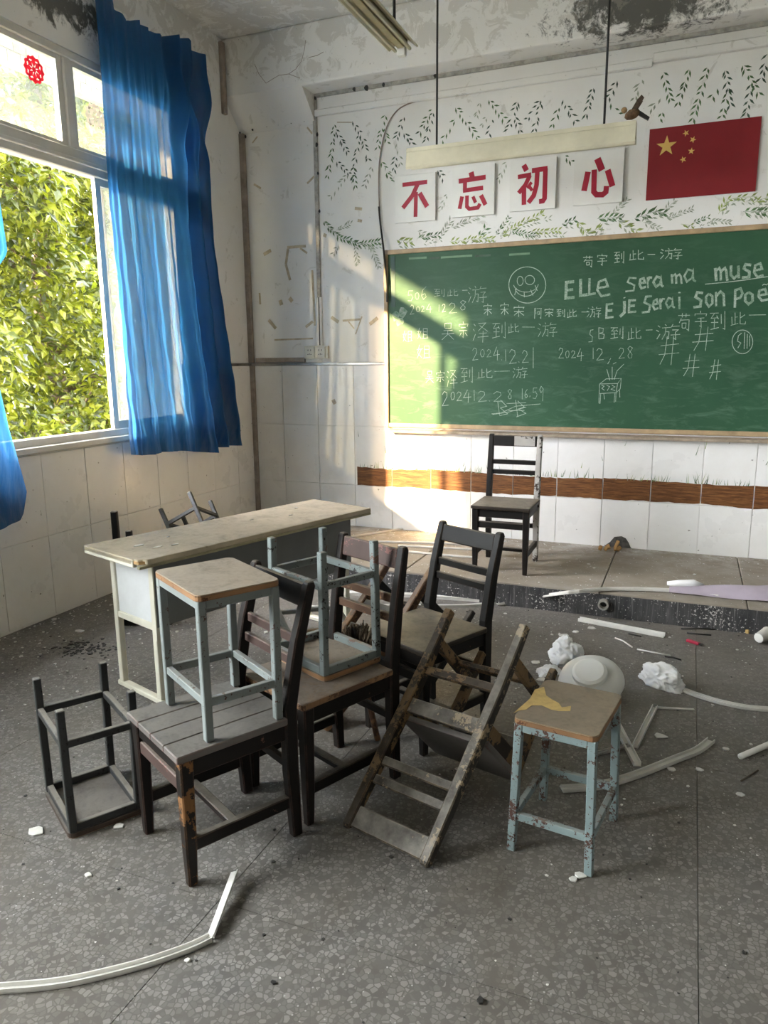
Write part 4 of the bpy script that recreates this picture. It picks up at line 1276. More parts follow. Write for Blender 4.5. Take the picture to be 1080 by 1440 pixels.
for ln in ([(198, 745), (196, 795), (285, 790), (292, 742), (198, 745)], [(198, 745), (232, 718), (312, 716), (292, 742)], [(312, 716), (306, 770), (285, 790)], [(204, 795), (200, 848)], [(196, 796), (194, 846)], [(278, 792), (274, 842)], [(284, 792), (282, 838)], [(302, 770), (304, 815)], [(220, 796), (224, 825)], [(252, 726), (236, 668)], [(264, 722), (264, 655)], [(274, 722), (290, 675), (326, 640)], [(240, 640), (250, 625)], [(268, 640), (285, 632)], [(208, 752), (222, 756), (210, 768), (224, 778)], [(235, 752), (250, 758), (238, 780)], [(262, 750), (278, 760), (258, 772), (280, 780)]):
    draw(mb, ln, z8, 0.0036)
finish(mb)
# smudges of wiped chalk
rnd = random.Random(11)
N = Nodes('chalk_smudge')
f = N.ramp(N.noise(N.coord('World'), 30, 6, 0.75), [(0.35, 0.0), (0.75, 0.9)])
MAT['smudge'] = N.fin(N.mix(f, (0.06, 0.15, 0.08), (0.42, 0.47, 0.43)), 0.95, spec=0.05)
for i, (cx, cy, s) in enumerate(((556, 445, 0.035), (566, 438, 0.04), (562, 452, 0.03))):
    c = wallpt(cx, cy, OFF - 0.0004 - 0.0001 * i)
    mb = MB()
    mb.add([c + Vector((s * math.cos(k * 0.7) * rnd.uniform(0.6, 1.2), 0, s * 1.2 * math.sin(k * 0.7) * rnd.uniform(0.6, 1.2))) for k in range(9)], [tuple(range(9))])
    finish(mb, 'smudge').name = 'chalk_smudge'

# ================================================================== SLOGAN BOARDS AND FLAG
def z5(x_, y_):
    return (540 + x_ / 4.0, 140 + y_ / 4.0)


def z6(x_, y_):
    return (810 + x_ / 4.0, 140 + y_ / 4.0)


SIGNS = [
    ('first slogan board, white with a red three-leg character, above the left board corner', -2.093, -1.781, 2.446, 2.768, z5,
     [([(104, 480), (243, 463)], 22), ([(190, 474), (160, 540), (106, 610)], 24), ([(180, 520), (177, 660)], 22), ([(200, 526), (243, 602)], 26)]),
    ('second slogan board, white with a red two-storey character, beneath the hanging lamp', -1.656, -1.352, 2.452, 2.785, z5,
     [([(490, 408), (497, 442)], 28), ([(420, 460), (572, 436)], 24), ([(456, 456), (455, 512)], 22), ([(444, 513), (558, 496)], 22), ([(439, 545), (425, 615)], 21), ([(467, 540), (466, 602), (480, 615), (528, 608), (540, 586)], 20), ([(500, 545), (515, 580)], 18), ([(545, 538), (571, 592)], 23)]),
    ('third slogan board, white with a wide red character of two halves', -1.243, -0.932, 2.458, 2.783, z5,
     [([(786, 368), (802, 400)], 26), ([(753, 436), (828, 422)], 22), ([(820, 428), (795, 480), (757, 526)], 22), ([(787, 485), (787, 592)], 24), ([(830, 465), (806, 498)], 16), ([(812, 482), (834, 512)], 16), ([(832, 400), (920, 387)], 24), ([(908, 388), (903, 556), (894, 570), (872, 574)], 24), ([(863, 400), (858, 480), (842, 540), (812, 580)], 24)]),
    ('fourth slogan board, white with a red heart-shaped character, nearest the flag', -0.817, -0.500, 2.462, 2.790, z6,
     [([(68, 406), (45, 514)], 28), ([(103, 394), (100, 518), (115, 535), (150, 535), (168, 520), (172, 486)], 26), ([(120, 332), (146, 398)], 32), ([(178, 396), (205, 488)], 28)]),
]
for lab, x0, x1, z0, z1, conv, strokes in SIGNS:
    t = thing('slogan_board', lab, 'sign', ((x0 + x1) / 2, YB, (z0 + z1) / 2), group='slogan boards above the chalkboard')
    hw_, hh_ = (x1 - x0) / 2, (z1 - z0) / 2
    MB().box(-hw_, hw_, -0.022, -0.004, -hh_, hh_).build('panel', MAT['signwhite'], t, 0.0015)
    mb = MB()
    inv = Matrix.Translation((-(x0 + x1) / 2, -YB, -(z0 + z1) / 2))
    for i, (st_, w) in enumerate(strokes):
        P_ = [inv @ wallpt(*conv(*p_), 0.0228 + 0.0001 * i) for p_ in st_]
        ribbon(mb, P_, w / 4.0 * 0.00525, PN)
    mb.build('character', MAT['signred'], t)

fx0, fx1, fz0, fz1 = -0.355, 0.282, 2.459, 2.883
fg = thing('wall_flag', 'red five-star flag panel fixed to the wall right of the slogan boards', 'flag', ((fx0 + fx1) / 2, YB, (fz0 + fz1) / 2))
hw_, hh_ = (fx1 - fx0) / 2, (fz1 - fz0) / 2
MB().box(-hw_, hw_, -0.012, -0.003, -hh_, hh_).build('cloth', MAT['flagred'], fg)


def star(cx, cz, r, rot):
    p_ = []
    for k in range(10):
        a = math.radians(90 + rot + 36 * k)
        rr = r if k % 2 == 0 else r * 0.382
        p_.append((cx + rr * math.cos(a), -0.0126, cz + rr * math.sin(a)))
    mb = MB()
    mb.add(p_ + [(cx, -0.0126, cz)], [(k, (k + 1) % 10, 10) for k in range(10)])
    mb.build('star', MAT['flagyellow'], fg)


u = hh_ / 10
star(-hw_ + 5 * u, hh_ - 5.2 * u, 3 * u, 0)
for cx, cz, r in ((10.2, 2.2, 24), (12.2, 4.2, 46), (12.0, 7.3, 66), (9.9, 9.4, 20)):
    star(-hw_ + cx * u, hh_ - cz * u, 1.0 * u, r)

# ================================================================== WALL PAINTING
def leaf(mb, c, d, L, w):
    s = PN.cross(d).normalized() * w
    mb.add([c, c + d * L * 0.45 + s, c + d * L, c + d * L * 0.45 - s], [(0, 1, 2, 3)])


def sprig(pts, size, mat, off=0.0012, stem=True, sp=0.85):
    mb = MB()
    P_ = [wallpt(x_, y_, off + random.uniform(0, 0.0004)) for x_, y_ in pts]
    if stem:
        ribbon(mb, P_, 0.0018, PN)
    side = 1
    for a, b in zip(P_, P_[1:]):
        ln = (b - a).length
        n = max(2, int(ln / (size * sp)))
        d = (b - a) / ln
        sd = PN.cross(d).normalized()
        for k in range(n):
            for s2 in (1, -1):
                if random.random() < 0.12:
                    continue
                dd = (d * random.uniform(0.6, 1.0) + sd * s2 * random.uniform(0.35, 0.75)).normalized()
                leaf(mb, a + (b - a) * ((k + random.uniform(0, 0.6)) / n) + sd * s2 * 0.002, dd, size * random.uniform(0.7, 1.15), size * 0.15)
    o = mb.build('painted_sprig', MAT[mat], wall_back)
    return o


def z3(x_, y_):
    return (300 + x_ / 3.0, y_ / 3.0)


def zb(x_, y_):
    return (660 + x_ / 2.571, 40 + y_ / 2.571)


HANG3 = [((510, 525), (500, 640), (480, 750)), ((515, 545), (570, 650)), ((585, 505), (630, 580), (655, 685)), ((615, 570), (585, 765)), ((520, 680), (590, 750)), ((725, 485), (705, 560), (690, 635)), ((722, 530), (735, 615)), ((805, 490), (770, 590)), ((800, 555), (845, 615)), ((708, 680), (755, 775)), ((770, 655), (760, 725)), ((590, 700), (600, 800))]
for h in HANG3:
    sprig([z3(*p_) for p_ in h], 0.040, 'mural_dark' if random.random() < 0.6 else 'mural_green', stem=False)
for h in [((570, 730), (490, 835)), ((670, 700), (635, 790)), ((775, 600), (790, 700))]:
    sprig([z3(*p_) for p_ in h], 0.04, 'mural_faint', stem=False)
HANG5 = [((275, 50), (195, 195)), ((275, 70), (230, 250)), ((400, 40), (460, 120), (530, 220)), ((405, 105), (320, 240)), ((610, 95), (585, 210)), ((590, 0), (680, 115)), ((755, 0), (690, 195)), ((735, 95), (770, 190)), ((885, 0), (795, 125)), ((880, 20), (845, 180)), ((985, 40), (945, 155)), ((1010, 0), (1080, 130)), ((115, 185), (165, 260)), ((300, 390), (345, 465)), ((1010, 310), (1065, 360))]
for h in HANG5:
    sprig([z5(*p_) for p_ in h], 0.040, 'mural_dark' if random.random() < 0.5 else 'mural_green', stem=False)
for h in [((540, 20), (515, 110)), ((580, 90), (545, 155)), ((690, 350), (640, 460)), ((355, 530), (315, 620)), ((10, 370), (50, 470))]:
    sprig([z5(*p_) for p_ in h], 0.035, 'mural_faint', stem=False)
HANGB = [((450, 205), (420, 320)), ((535, 185), (500, 260)), ((510, 265), (550, 325)), ((700, 155), (730, 270)), ((800, 135), (745, 300)), ((865, 130), (840, 220), (805, 340)), ((700, 295), (680, 350)), ((925, 140), (945, 285)), ((935, 220), (910, 330)), ((895, 215), (870, 260)), ((985, 125), (1050, 240)), ((1020, 200), (1000, 320)), ((1080, 90), (1050, 200))]
for h in HANGB:
    sprig([zb(*p_) for p_ in h], 0.042, 'mural_dark' if random.random() < 0.7 else 'mural_green', stem=False)
for h in [((625, 180), (590, 270)), ((700, 240), (640, 310))]:
    sprig([zb(*p_) for p_ in h], 0.045, 'mural_faint', stem=False)
VINES = [(z3, ((465, 935), (530, 1000), (620, 1030), (700, 1020)), 'mural_green', 0.045), (z3, ((520, 970), (585, 940)), 'mural_faint', 0.035), (z3, ((660, 1030), (700, 1130)), 'mural_faint', 0.04), (z3, ((600, 1040), (610, 1120)), 'mural_faint', 0.035), (z3, ((530, 1030), (505, 1075)), 'mural_faint', 0.035),
         (z5, ((70, 790), (160, 800)), 'mural_lime', 0.06), (z5, ((190, 780), (310, 760)), 'mural_green', 0.04), (z5, ((320, 770), (375, 680)), 'mural_faint', 0.04), (z5, ((370, 800), (420, 795), (560, 780), (620, 790)), 'mural_lime', 0.045), (z5, ((530, 770), (575, 720)), 'mural_green', 0.05), (z5, ((630, 760), (705, 660)), 'mural_green', 0.03), (z5, ((660, 770), (760, 700), (900, 640)), 'mural_lime', 0.04), (z5, ((720, 740), (850, 765)), 'mural_green', 0.035), (z5, ((830, 745), (990, 735)), 'mural_lime', 0.04), (z5, ((1000, 700), (1080, 675)), 'mural_green', 0.045), (z5, ((380, 720), (555, 650)), 'mural_faint', 0.04), (z5, ((190, 740), (230, 760)), 'mural_faint', 0.04),
         (z6, ((10, 690), (60, 750), (150, 720)), 'mural_lime', 0.05), (z6, ((120, 670), (260, 660)), 'mural_green', 0.05), (z6, ((240, 690), (350, 740)), 'mural_lime', 0.055), (z6, ((330, 670), (440, 630), (520, 640)), 'mural_green', 0.055), (z6, ((210, 640), (295, 555)), 'mural_faint', 0.035), (z6, ((380, 690), (480, 730)), 'mural_faint', 0.035), (z6, ((520, 670), (660, 610)), 'mural_faint', 0.03), (z6, ((590, 700), (660, 710)), 'mural_lime', 0.035), (z6, ((660, 690), (750, 660)), 'mural_green', 0.03), (z6, ((755, 680), (870, 690)), 'mural_faint', 0.035), (z6, ((800, 645), (850, 565), (900, 552), (1020, 545)), 'mural_lime', 0.042), (z6, ((940, 630), (1080, 632)), 'mural_green', 0.05), (z6, ((1000, 580), (1085, 545)), 'mural_lime', 0.04), (z6, ((505, 620), (560, 565)), 'mural_faint', 0.035)]
for conv, pts, mt, sz in VINES:
    sprig([conv(*p_) for p_ in pts], sz, mt, stem=True, sp=0.55)
    if mt != 'mural_faint':
        sprig([(conv(*p_)[0] + random.uniform(2, 9), conv(*p_)[1] + random.uniform(2, 8)) for p_ in pts], sz * 0.8, 'mural_faint', stem=False, sp=0.8)

# brown soil band painted across the tiles, one brushed length per tile
joints = [-2.436] + [-2.133 + 0.32 * k for k in range(0, 12)]
rnd = random.Random(21)
prev = (0.633, 0.484)
for a, b in zip(joints, joints[1:]):
    n = 9
    top_, bot_ = [], []
    e = (0.628 + rnd.uniform(-0.008, 0.012), 0.487 + rnd.uniform(-0.008, 0.006))
    for k in range(n):
        f_ = k / (n - 1)
        x_ = a + 0.003 + (b - a - 0.006) * f_
        top_.append((x_, YB - 0.0100, prev[0] + (e[0] - prev[0]) * f_ + rnd.uniform(-0.004, 0.004)))
        bot_.append((x_, YB - 0.0100, prev[1] + (e[1] - prev[1]) * f_ + rnd.uniform(-0.004, 0.004)))
    prev = e
    mb = MB()
    mb.add(top_ + bot_, [(k, k + 1, n + k + 1, n + k) for k in range(n - 1)])
    mb.build('painted_band', MAT['mural_brown'], wall_back)
gr = {'mural_green': MB(), 'mural_lime': MB(), 'mural_faint': MB()}
for i in range(230):
    x_ = rnd.uniform(-2.42, 1.6)
    cl = 0.5 + 0.5 * math.sin(x_ * 9.0 + 1.0)
    z_ = 0.632 + (rnd.uniform(0, 0.25) if rnd.random() < 0.12 else 0.0)
    h_ = rnd.uniform(0.02, 0.05) + 0.05 * cl * rnd.random()
    lean_ = rnd.uniform(-0.35, 0.5) * h_
    mt = rnd.choice(('mural_green', 'mural_green', 'mural_lime', 'mural_faint', 'mural_faint'))
    gr[mt].add([(x_ - 0.0025, YB - 0.0101, z_ - 0.004), (x_ + 0.0025, YB - 0.0101, z_ - 0.004), (x_ + lean_, YB - 0.0101, z_ + h_)], [(0, 1, 2)])
for mt, mb in gr.items():
    tag(mb.build('painted_grass', MAT[mt], wall_back), None, kind='stuff')

# yellowed tape left on the wall
TAPE = [((404, 348), (430, 346), 4), ((405, 350), (402, 372), 4), ((402, 372), (408, 394), 4), ((422, 349), (432, 356), 3), ((439, 380), (443, 458), 3.5), ((371, 358), (381, 352), 5), ((378, 450), (388, 462), 5), ((386, 478), (440, 476), 2.5), ((430, 460), (440, 452), 4), ((466, 446), (476, 453), 5), ((482, 451), (508, 449), 3), ((490, 452), (498, 462), 2), ((509, 445), (500, 470), 2), ((520, 456), (531, 447), 5), ((357, 259), (367, 265), 3), ((432, 258), (442, 248), 3), ((432, 179), (439, 188), 2.5), ((355, 201), (362, 192), 2), ((499, 293), (509, 294), 4), ((503, 310), (509, 311), 4), ((394, 422), (396, 429), 6), ((407, 419), (411, 424), 6), ((365, 412), (366, 428), 3), ((455, 330), (459, 332), 5), ((469, 562), (472, 568), 6), ((474, 172), (495, 172), 1.2)]
for a, b, w in TAPE:
    mb = MB()
    A, B = wallpt(*a), wallpt(*b)
    mb.bars([A - Vector((0, 0.0006 + (0.009 if A.z < 1.43 else 0), 0)), B - Vector((0, 0.0006 + (0.009 if A.z < 1.43 else 0), 0))], (w * 0.0052, 0.0012), (B - A).cross(PN))
    mb.build('tape_strip', MAT['tape'], wall_back)
# plaster cracks and nail spots on the beam and upper wall
mb = MB()
for ln in ([(358, 90), (364, 104), (374, 117), (382, 112), (392, 106), (406, 104), (416, 97), (424, 86), (428, 70), (430, 56)], [(434, 81), (446, 78), (455, 73)], [(406, 104), (422, 110)]):
    ribbon(mb, [at(x_, y_, 1, 5.15 - 0.0006) for x_, y_ in ln], 0.004, PN)
mb.build('plaster_crack', MAT['cornerstrip'], wall_back)
spots = MB()
for x_, y_, r in ((355, 182, 6), (375, 177, 4), (391, 174, 6), (409, 172, 5), (428, 169, 5), (439, 163, 7), (443, 138, 7), (446, 189, 7), (445, 203, 9), (447, 244, 6), (449, 297, 6), (318, 173, 9), (322, 178, 9), (327, 182, 8), (332, 183, 7), (337, 187, 7), (345, 192, 6), (498, 125, 9), (515, 123, 11), (539, 119, 8), (612, 106, 8)):
    c = wallpt(x_, y_, 0.024)
    spots.prism([c + Vector((r * 0.0016 * math.cos(k * 1.05) * random.uniform(0.6, 1.2), 0, r * 0.0022 * math.sin(k * 1.05) * random.uniform(0.6, 1.2))) for k in range(6)], (0, 0.004, 0))
spots.build('mould_spot', MAT['dark'], wall_back)
# dark flat patch painting the shade inside a hole low in the wall
c = wallpt(872, 770, 0.0)
mb = MB()
pp = [(845, 772), (852, 766), (858, 762), (864, 755), (874, 754), (880, 757), (884, 763), (887, 770), (894, 775), (884, 776), (860, 777)]
mb.add([wallpt(x_, y_, 0.0096) for x_, y_ in pp] + [wallpt(870, 768, 0.0090)], [(k, (k + 1) % len(pp), len(pp)) for k in range(len(pp))])
mb.build('broken_tile_patch', MAT['cement'], wall_back)  # flat dark patch standing in for the shade inside the hole

# loose cable swagged beside the board
cab = [(640, 133), (600, 139), (572, 147), (556, 158), (544, 178), (537, 205), (533, 235), (533, 280), (535, 310), (540, 352), (544, 395), (545, 425)]
def smooth(pts, n=6):
    out = []
    for i in range(len(pts) - 1):
        p0, p1, p2, p3 = (pts[max(0, i - 1)], pts[i], pts[i + 1], pts[min(len(pts) - 1, i + 2)])
        for k in range(n):
            t_ = k / n
            out.append(tuple(0.5 * ((2 * p1[j]) + (-p0[j] + p2[j]) * t_ + (2 * p0[j] - 5 * p1[j] + 4 * p2[j] - p3[j]) * t_ * t_ + (-p0[j] + 3 * p1[j] - 3 * p2[j] + p3[j]) * t_ ** 3) for j in range(len(p1))))
    out.append(tuple(pts[-1]))
    return out


cabp = [wallpt(x_, y_, 0.045 if y_ > 330 else 0.012) for x_, y_ in smooth(cab)]
t = thing('loose_cable', 'loose brown cable curving down the wall beside the blackboard', 'cable', (0, 0, 0))
MB().tube(cabp, 0.0045, 6).build('cord', m_plain('cable_sheath', (0.30, 0.24, 0.20), 0.5), t, smooth=True)
MB().tube([p_ - Vector((0.002, 0.004, 0)) for p_ in cabp[44:]], 0.007, 6).build('black_sleeve', MAT['dark'], t, smooth=True)

# ================================================================== HANGING LAMPS
LY = 4.65
lp = thing('blackboard_lamp', 'cream trough lamp hung on two black rods in front of the slogan boards', 'lamp', (-1.055, LY, 2.62))
hl_ = 0.675
prof = [(-0.045, 0.0), (-0.052, 0.012), (-0.040, 0.085), (-0.030, 0.118), (0.030, 0.118), (0.052, 0.06), (0.060, 0.02), (0.054, 0.018), (0.044, 0.056), (0.026, 0.108), (-0.026, 0.108), (-0.034, 0.082), (-0.045, 0.014)]
MB().prism([(-hl_, y_, z_) for y_, z_ in prof], (2 * hl_, 0, 0)).build('reflector', MAT['cream'], lp)
MB().prism([(-hl_, -0.030, 0.118), (-hl_, -0.036, 0.100), (-hl_, -0.040, 0.101), (-hl_, -0.036, 0.124), (-hl_, 0.03, 0.124), (-hl_, 0.03, 0.118)], (2 * hl_, 0, 0)).build('top_lip', MAT['cream'], lp)
for sx in (-1, 1):
    MB().box(sx * (hl_ - 0.004) - 0.003, sx * (hl_ - 0.004) + 0.003, -0.024, 0.024, 0.04, 0.107).build('end_plate', MAT['cream'], lp)
    MB().box(sx * (hl_ - 0.03) - 0.012, sx * (hl_ - 0.03) + 0.012, -0.014, 0.014, 0.035, 0.107).build('lamp_holder', MAT['trunk'], lp, 0.003)
MB().tube([(-hl_ + 0.03, 0, 0.052), (hl_ - 0.03, 0, 0.052)], 0.013, 12).build('fluorescent_tube', MAT['dishwhite'], lp, smooth=True)
for xr in (-1.545 + 1.055, -0.555 + 1.055):
    MB().tube([(xr, 0, 0.12), (xr, 0, ZC - 2.62)], 0.0065, 8).build('rod', MAT['rod'], lp, smooth=True)

lq = thing('ceiling_lamp', 'dusty cream batten lamp with side wings hanging near the ceiling', 'lamp', (-1.19, 3.14, 2.70))
ln_ = 1.30
MB().box(-0.020, 0.020, -ln_, 0, 0.012, 0.058).build('batten', MAT['creamdark'], lq, 0.003)
MB().box(-0.014, 0.014, -ln_, -0.01, 0.004, 0.012).build('cover_strip', MAT['creamdark'], lq, 0.002)
for s in (-1, 1):
    MB().prism([(s * 0.020, 0, 0.040), (s * 0.060, 0, 0.010), (s * 0.066, 0, 0.012), (s * 0.062, 0, 0.018), (s * 0.022, 0, 0.050)], (0, -ln_, 0)).build('wing', MAT['cream'], lq)
    MB().box(s * 0.032 - 0.006, s * 0.032 + 0.006, -ln_, -0.005, 0.0, 0.012).build('edge_strip', MAT['cream'], lq, 0.002)
MB().box(-0.018, 0.018, -0.03, -0.006, -0.022, 0.012).build('lamp_holder', MAT['trunk'], lq, 0.003)
MB().box(-0.018, 0.018, -ln_ + 0.006, -ln_ + 0.03, -0.022, 0.012).build('lamp_holder', MAT['trunk'], lq, 0.003)
for y_ in (-0.10, -1.2):
    MB().tube([(0.0, y_, 0.058), (0.0, y_, ZC - 2.70)], 0.0065, 8).build('rod', MAT['rod'], lq, smooth=True)

# dried bird-like ornament perched on the lamp end
bd = thing('bird_ornament', 'small brown bird ornament perched at the right end of the hanging lamp', 'ornament', (-0.405, LY, 2.752), math.radians(10))
mb = MB()
mb.lathe([(0.0, -0.045), (0.018, -0.034), (0.027, -0.010), (0.026, 0.014), (0.016, 0.034), (0.0, 0.042)], 12)
o = mb.build('body', m_plain('feather_brown', (0.16, 0.09, 0.045), 0.9, 0.6, 40), bd, smooth=True)
o.matrix_local = Matrix.Translation((0.0, 0.0, 0.034)) @ Matrix.Rotation(math.radians(70), 4, 'Y')
mb = MB()
mb.lathe([(0.0, -0.016), (0.014, -0.008), (0.017, 0.004), (0.011, 0.014), (0.0, 0.018)], 10)
o = mb.build('head', m_plain('feather_tan', (0.34, 0.22, 0.11), 0.9, 0.5, 40), bd, smooth=True)
o.location = (-0.045, -0.005, 0.054)
MB().prism([(0.03, -0.008, 0.028), (0.085, -0.008, -0.005), (0.092, -0.008, 0.010), (0.04, -0.008, 0.046)], (0, 0.016, 0)).build('tail', MAT['dark'], bd)
for s in (-1, 1):
    MB().prism([(-0.01, s * 0.014, 0.05), (0.02, s * 0.014, 0.045), (0.055, s * 0.030, 0.105), (0.040, s * 0.032, 0.12), (0.02, s * 0.028, 0.10)], (0, 0.004, 0)).build('wing', m_plain('feather_wing', (0.09, 0.06, 0.04), 0.9, 0.6, 50), bd)

# ================================================================== PAPER CUTS ON THE GLASS
def papercut(label, c, r, mat):
    t = thing('paper_cut', label, 'decoration', c)
    mb = MB()
    n = 40
    def rr(a):
        return r * (0.93 + 0.07 * math.cos(12 * a))
    vs_, fs_ = [], []
    for k in range(n):
        a = 2 * math.pi * k / n
        for q_ in (1.0, 0.74):
            vs_.append((0, rr(a) * q_ * math.cos(a), rr(a) * q_ * math.sin(a)))
    for k in range(n):
        j = (k + 1) % n
        fs_.append((2 * k, 2 * j, 2 * j + 1, 2 * k + 1))
    mb.add(vs_, fs_)
    for k in range(8):
        a = 2 * math.pi * k / 8
        d = Vector((0, math.cos(a), math.sin(a)))
        s = Vector((0, -d.z, d.y))
        mb.add([d * r * 0.16, d * r * 0.5 + s * r * 0.22, d * r * 0.86, d * r * 0.5 - s * r * 0.22], [(0, 1, 2, 3)])
        mb.add([d * r * 0.05 + s * r * 0.1, d * r * 0.3 + s * r * 0.03, d * r * 0.3 - s * r * 0.03], [(0, 1, 2)])
    mb.lathe([(0.0, 0), (0.001, 0)], 3)
    mb.add([(0, r * 0.2 * math.cos(k * 0.785), r * 0.2 * math.sin(k * 0.785)) for k in range(8)], [tuple(range(8))])
    o = mb.build('cut_paper', mat, t)
    return t


c = at(48, 98, 0, XL - 0.037)
papercut('round red paper-cut stuck on the upper window pane', c, 0.072, MAT['papercut'])
c = at(134, 166, 0, XL - 0.037)
papercut('faded tan paper-cut stuck on the small upper pane beside the curtain', c, 0.085, m_paper('papercut_faded', (0.40, 0.33, 0.26)))

# ================================================================== LITTER
def strip(name, label, pts, w, h, mat='trunk', z=0.0, cat='trunking', sm=True, group=None, inv=False):
    """length of plastic trunking lying on the floor; pts = photo pixels or (x, y, z)"""
    if sm and len(pts) > 2:
        pts = smooth(pts, 5)
    P_ = [flo(p_[0], p_[1], z + (p_[2] if len(p_) > 2 else 0.0)) for p_ in pts]
    P_ = [p_ + Vector((0, 0, h / 2 + 0.001)) for p_ in P_]
    t = thing(name, label, cat, (0, 0, 0), group=group)
    th = 0.003
    mb = MB()
    mb.bars([p_ - Vector((0, 0, (h / 2 - th / 2) * (-1 if inv else 1))) for p_ in P_], (th, w), (0, 0, 1))
    mb.build('base_web', MAT[mat], t)
    for s in (-1, 1):
        mb = MB()
        side = []
        for i, p_ in enumerate(P_):
            d = (P_[min(i + 1, len(P_) - 1)] - P_[max(0, i - 1)]).normalized()
            n_ = Vector((-d.y, d.x, 0)).normalized()
            side.append(p_ + n_ * s * (w / 2 - th / 2))
        mb.bars(side, (h, th), (0, 0, 1))
        mb.build('side_flange', MAT[mat], t)
    return t


strip('plastic_trunking', 'long bent white trunking curving across the foreground floor', [(-60, 1398), (0, 1394), (90, 1385), (190, 1362), (262, 1338), (296, 1322)], 0.022, 0.014)
a, b = flo(296, 1322), flo(330, 1226, 0.03)
t = thing('plastic_trunking', 'snapped upright end of the bent white trunking in the foreground', 'trunking')
MB().bars([a + Vector((0, 0, 0.008)), b], (0.022, 0.004), (1, 0, 0.3)).build('base_web', MAT['trunk'], t)
MB().bars([a + Vector((0.010, 0, 0.014)), b + Vector((0.010, 0, 0.006))], (0.003, 0.012), (1, 0, 0)).build('side_flange', MAT['trunk'], t)
strip('plastic_trunking', 'straight white trunking offcut lying below the platform step', [(814, 873), (934, 896)], 0.034, 0.02)
strip('plastic_trunking', 'white trunking trailing from the crumpled white cloth', [(955, 970), (985, 981), (1020, 991), (1060, 998), (1120, 1001)], 0.03, 0.012)
strip('plastic_trunking', 'curved white trunking behind the blue stool with its tip lifted', [(790, 1112), (840, 1108), (895, 1092), (950, 1070), (980, 1058), (1000, 1043)], 0.030, 0.014, 'trunk')
strip('plastic_trunking', 'narrow trunking offcut slanting up beside the blue stool', [(893, 1052), (921, 996)], 0.022, 0.016, 'trunk')
strip('plastic_trunking', 'thin trunking sliver pointing right past the stool', [(921, 996), (976, 999)], 0.010, 0.006, 'trunk')
strip('plastic_trunking', 'short hollow trunking piece crossing under the blue stool', [(862, 1012), (896, 1078)], 0.028, 0.018, 'trunk')
strip('plastic_trunking', 'short grey trunking piece lying level behind the stool leg', [(838, 1062), (884, 1050)], 0.018, 0.01, 'trunk_old')
strip('plastic_trunking', 'broad white trunking lying along the foot of the platform', [(470, 836), (560, 838), (680, 846), (778, 857)], 0.05, 0.018, inv=True)
strip('plastic_trunking', 'slim white trunking crossing the floor behind the black chair', [(430, 855), (560, 853), (650, 853), (710, 848)], 0.025, 0.012, inv=True)
# one long length climbing from the floor onto the platform
P_ = [flo(700, 850, 0.008), flo(745, 842, 0.03), Vector((flo(800, 835, 0.16).x, YP + 0.01, 0.158)), flo(860, 829, 0.152), flo(940, 831, 0.152), flo(1010, 838, 0.152)]
P_[2] = flo(800, 834, 0.155)
t = thing('plastic_trunking', 'long pale trunking climbing from the floor over the platform edge', 'trunking')
sp_ = [Vector(p_) for p_ in smooth([tuple(p_) for p_ in P_], 4)]
MB().bars(sp_, (0.004, 0.035), (0, 0, 1)).build('base_web', MAT['trunk'], t)
for s in (-1, 1):
    MB().bars([p_ + Vector((0, s * 0.016, 0.005)) for p_ in sp_], (0.012, 0.003), (0, 0, 1)).build('side_flange', MAT['trunk'], t)
for i, (pts, w, lab) in enumerate([([(488, 757), (545, 748), (604, 738)], 0.024, 'white trunking on the platform slanting up toward the wall'), ([(500, 762), (600, 764), (690, 768)], 0.016, 'topmost of the three level strips on the platform'), ([(560, 768), (640, 772), (700, 775)], 0.018, 'middle one of the three level strips on the platform'), ([(540, 773), (610, 780), (668, 785)], 0.014, 'lowest one of the three level strips on the platform')]):
    strip('plastic_trunking', lab, pts, w, 0.010, 'trunk', PH)
strip('plastic_trunking', 'thin white strip on the platform left of the lone chair', [(630, 752), (712, 762)], 0.008, 0.006, 'trunk', PH)

t = tag(MB().tube([flo(1041, 1064, 0.012), flo(1120, 1030, 0.012)], 0.011, 10).build('plastic_rod', MAT['trunk'], None, smooth=True), 'round pale plastic rod at the right edge of the floor', 'rod')
t = tag(MB().tube([flo(865, 897, 0.005), flo(876, 901, 0.006), flo(889, 910, 0.005)], 0.004, 6).build('plastic_stick', MAT['trunk'], None, smooth=True), 'short white stick nearest the straight trunking offcut', 'stick')
t = tag(MB().tube([flo(896, 913, 0.005), flo(943, 922, 0.005)], 0.004, 6).build('plastic_stick', MAT['trunk'], None, smooth=True), 'longer white stick above the crumpled cloth', 'stick')
t = tag(MB().tube([flo(1042, 1098, 0.003), flo(1055, 1090, 0.004), flo(1066, 1083, 0.004)], 0.003, 5).build('twig', MAT['bark'], None, smooth=True), 'thin brown twig on the floor at the right', 'twig')
for i, (a, b, lab) in enumerate([((958, 884), (1005, 885), 'black wire scrap lying against the riser'), ((966, 890), (1000, 893), 'curled black wire scrap below the longer wire'), ((935, 923), (958, 928), 'short black scrap right of the longer white stick'), ((884, 891), (902, 895), 'black crumb under the straight trunking offcut')]):
    A, B = flo(*a, 0.004), flo(*b, 0.004)
    tag(MB().tube([A, (A + B) / 2 + Vector((0, -0.012 * (i % 2), 0.004)), B], 0.004, 5).build('wire_scrap', MAT['dark'], None, smooth=True), lab, 'wire')

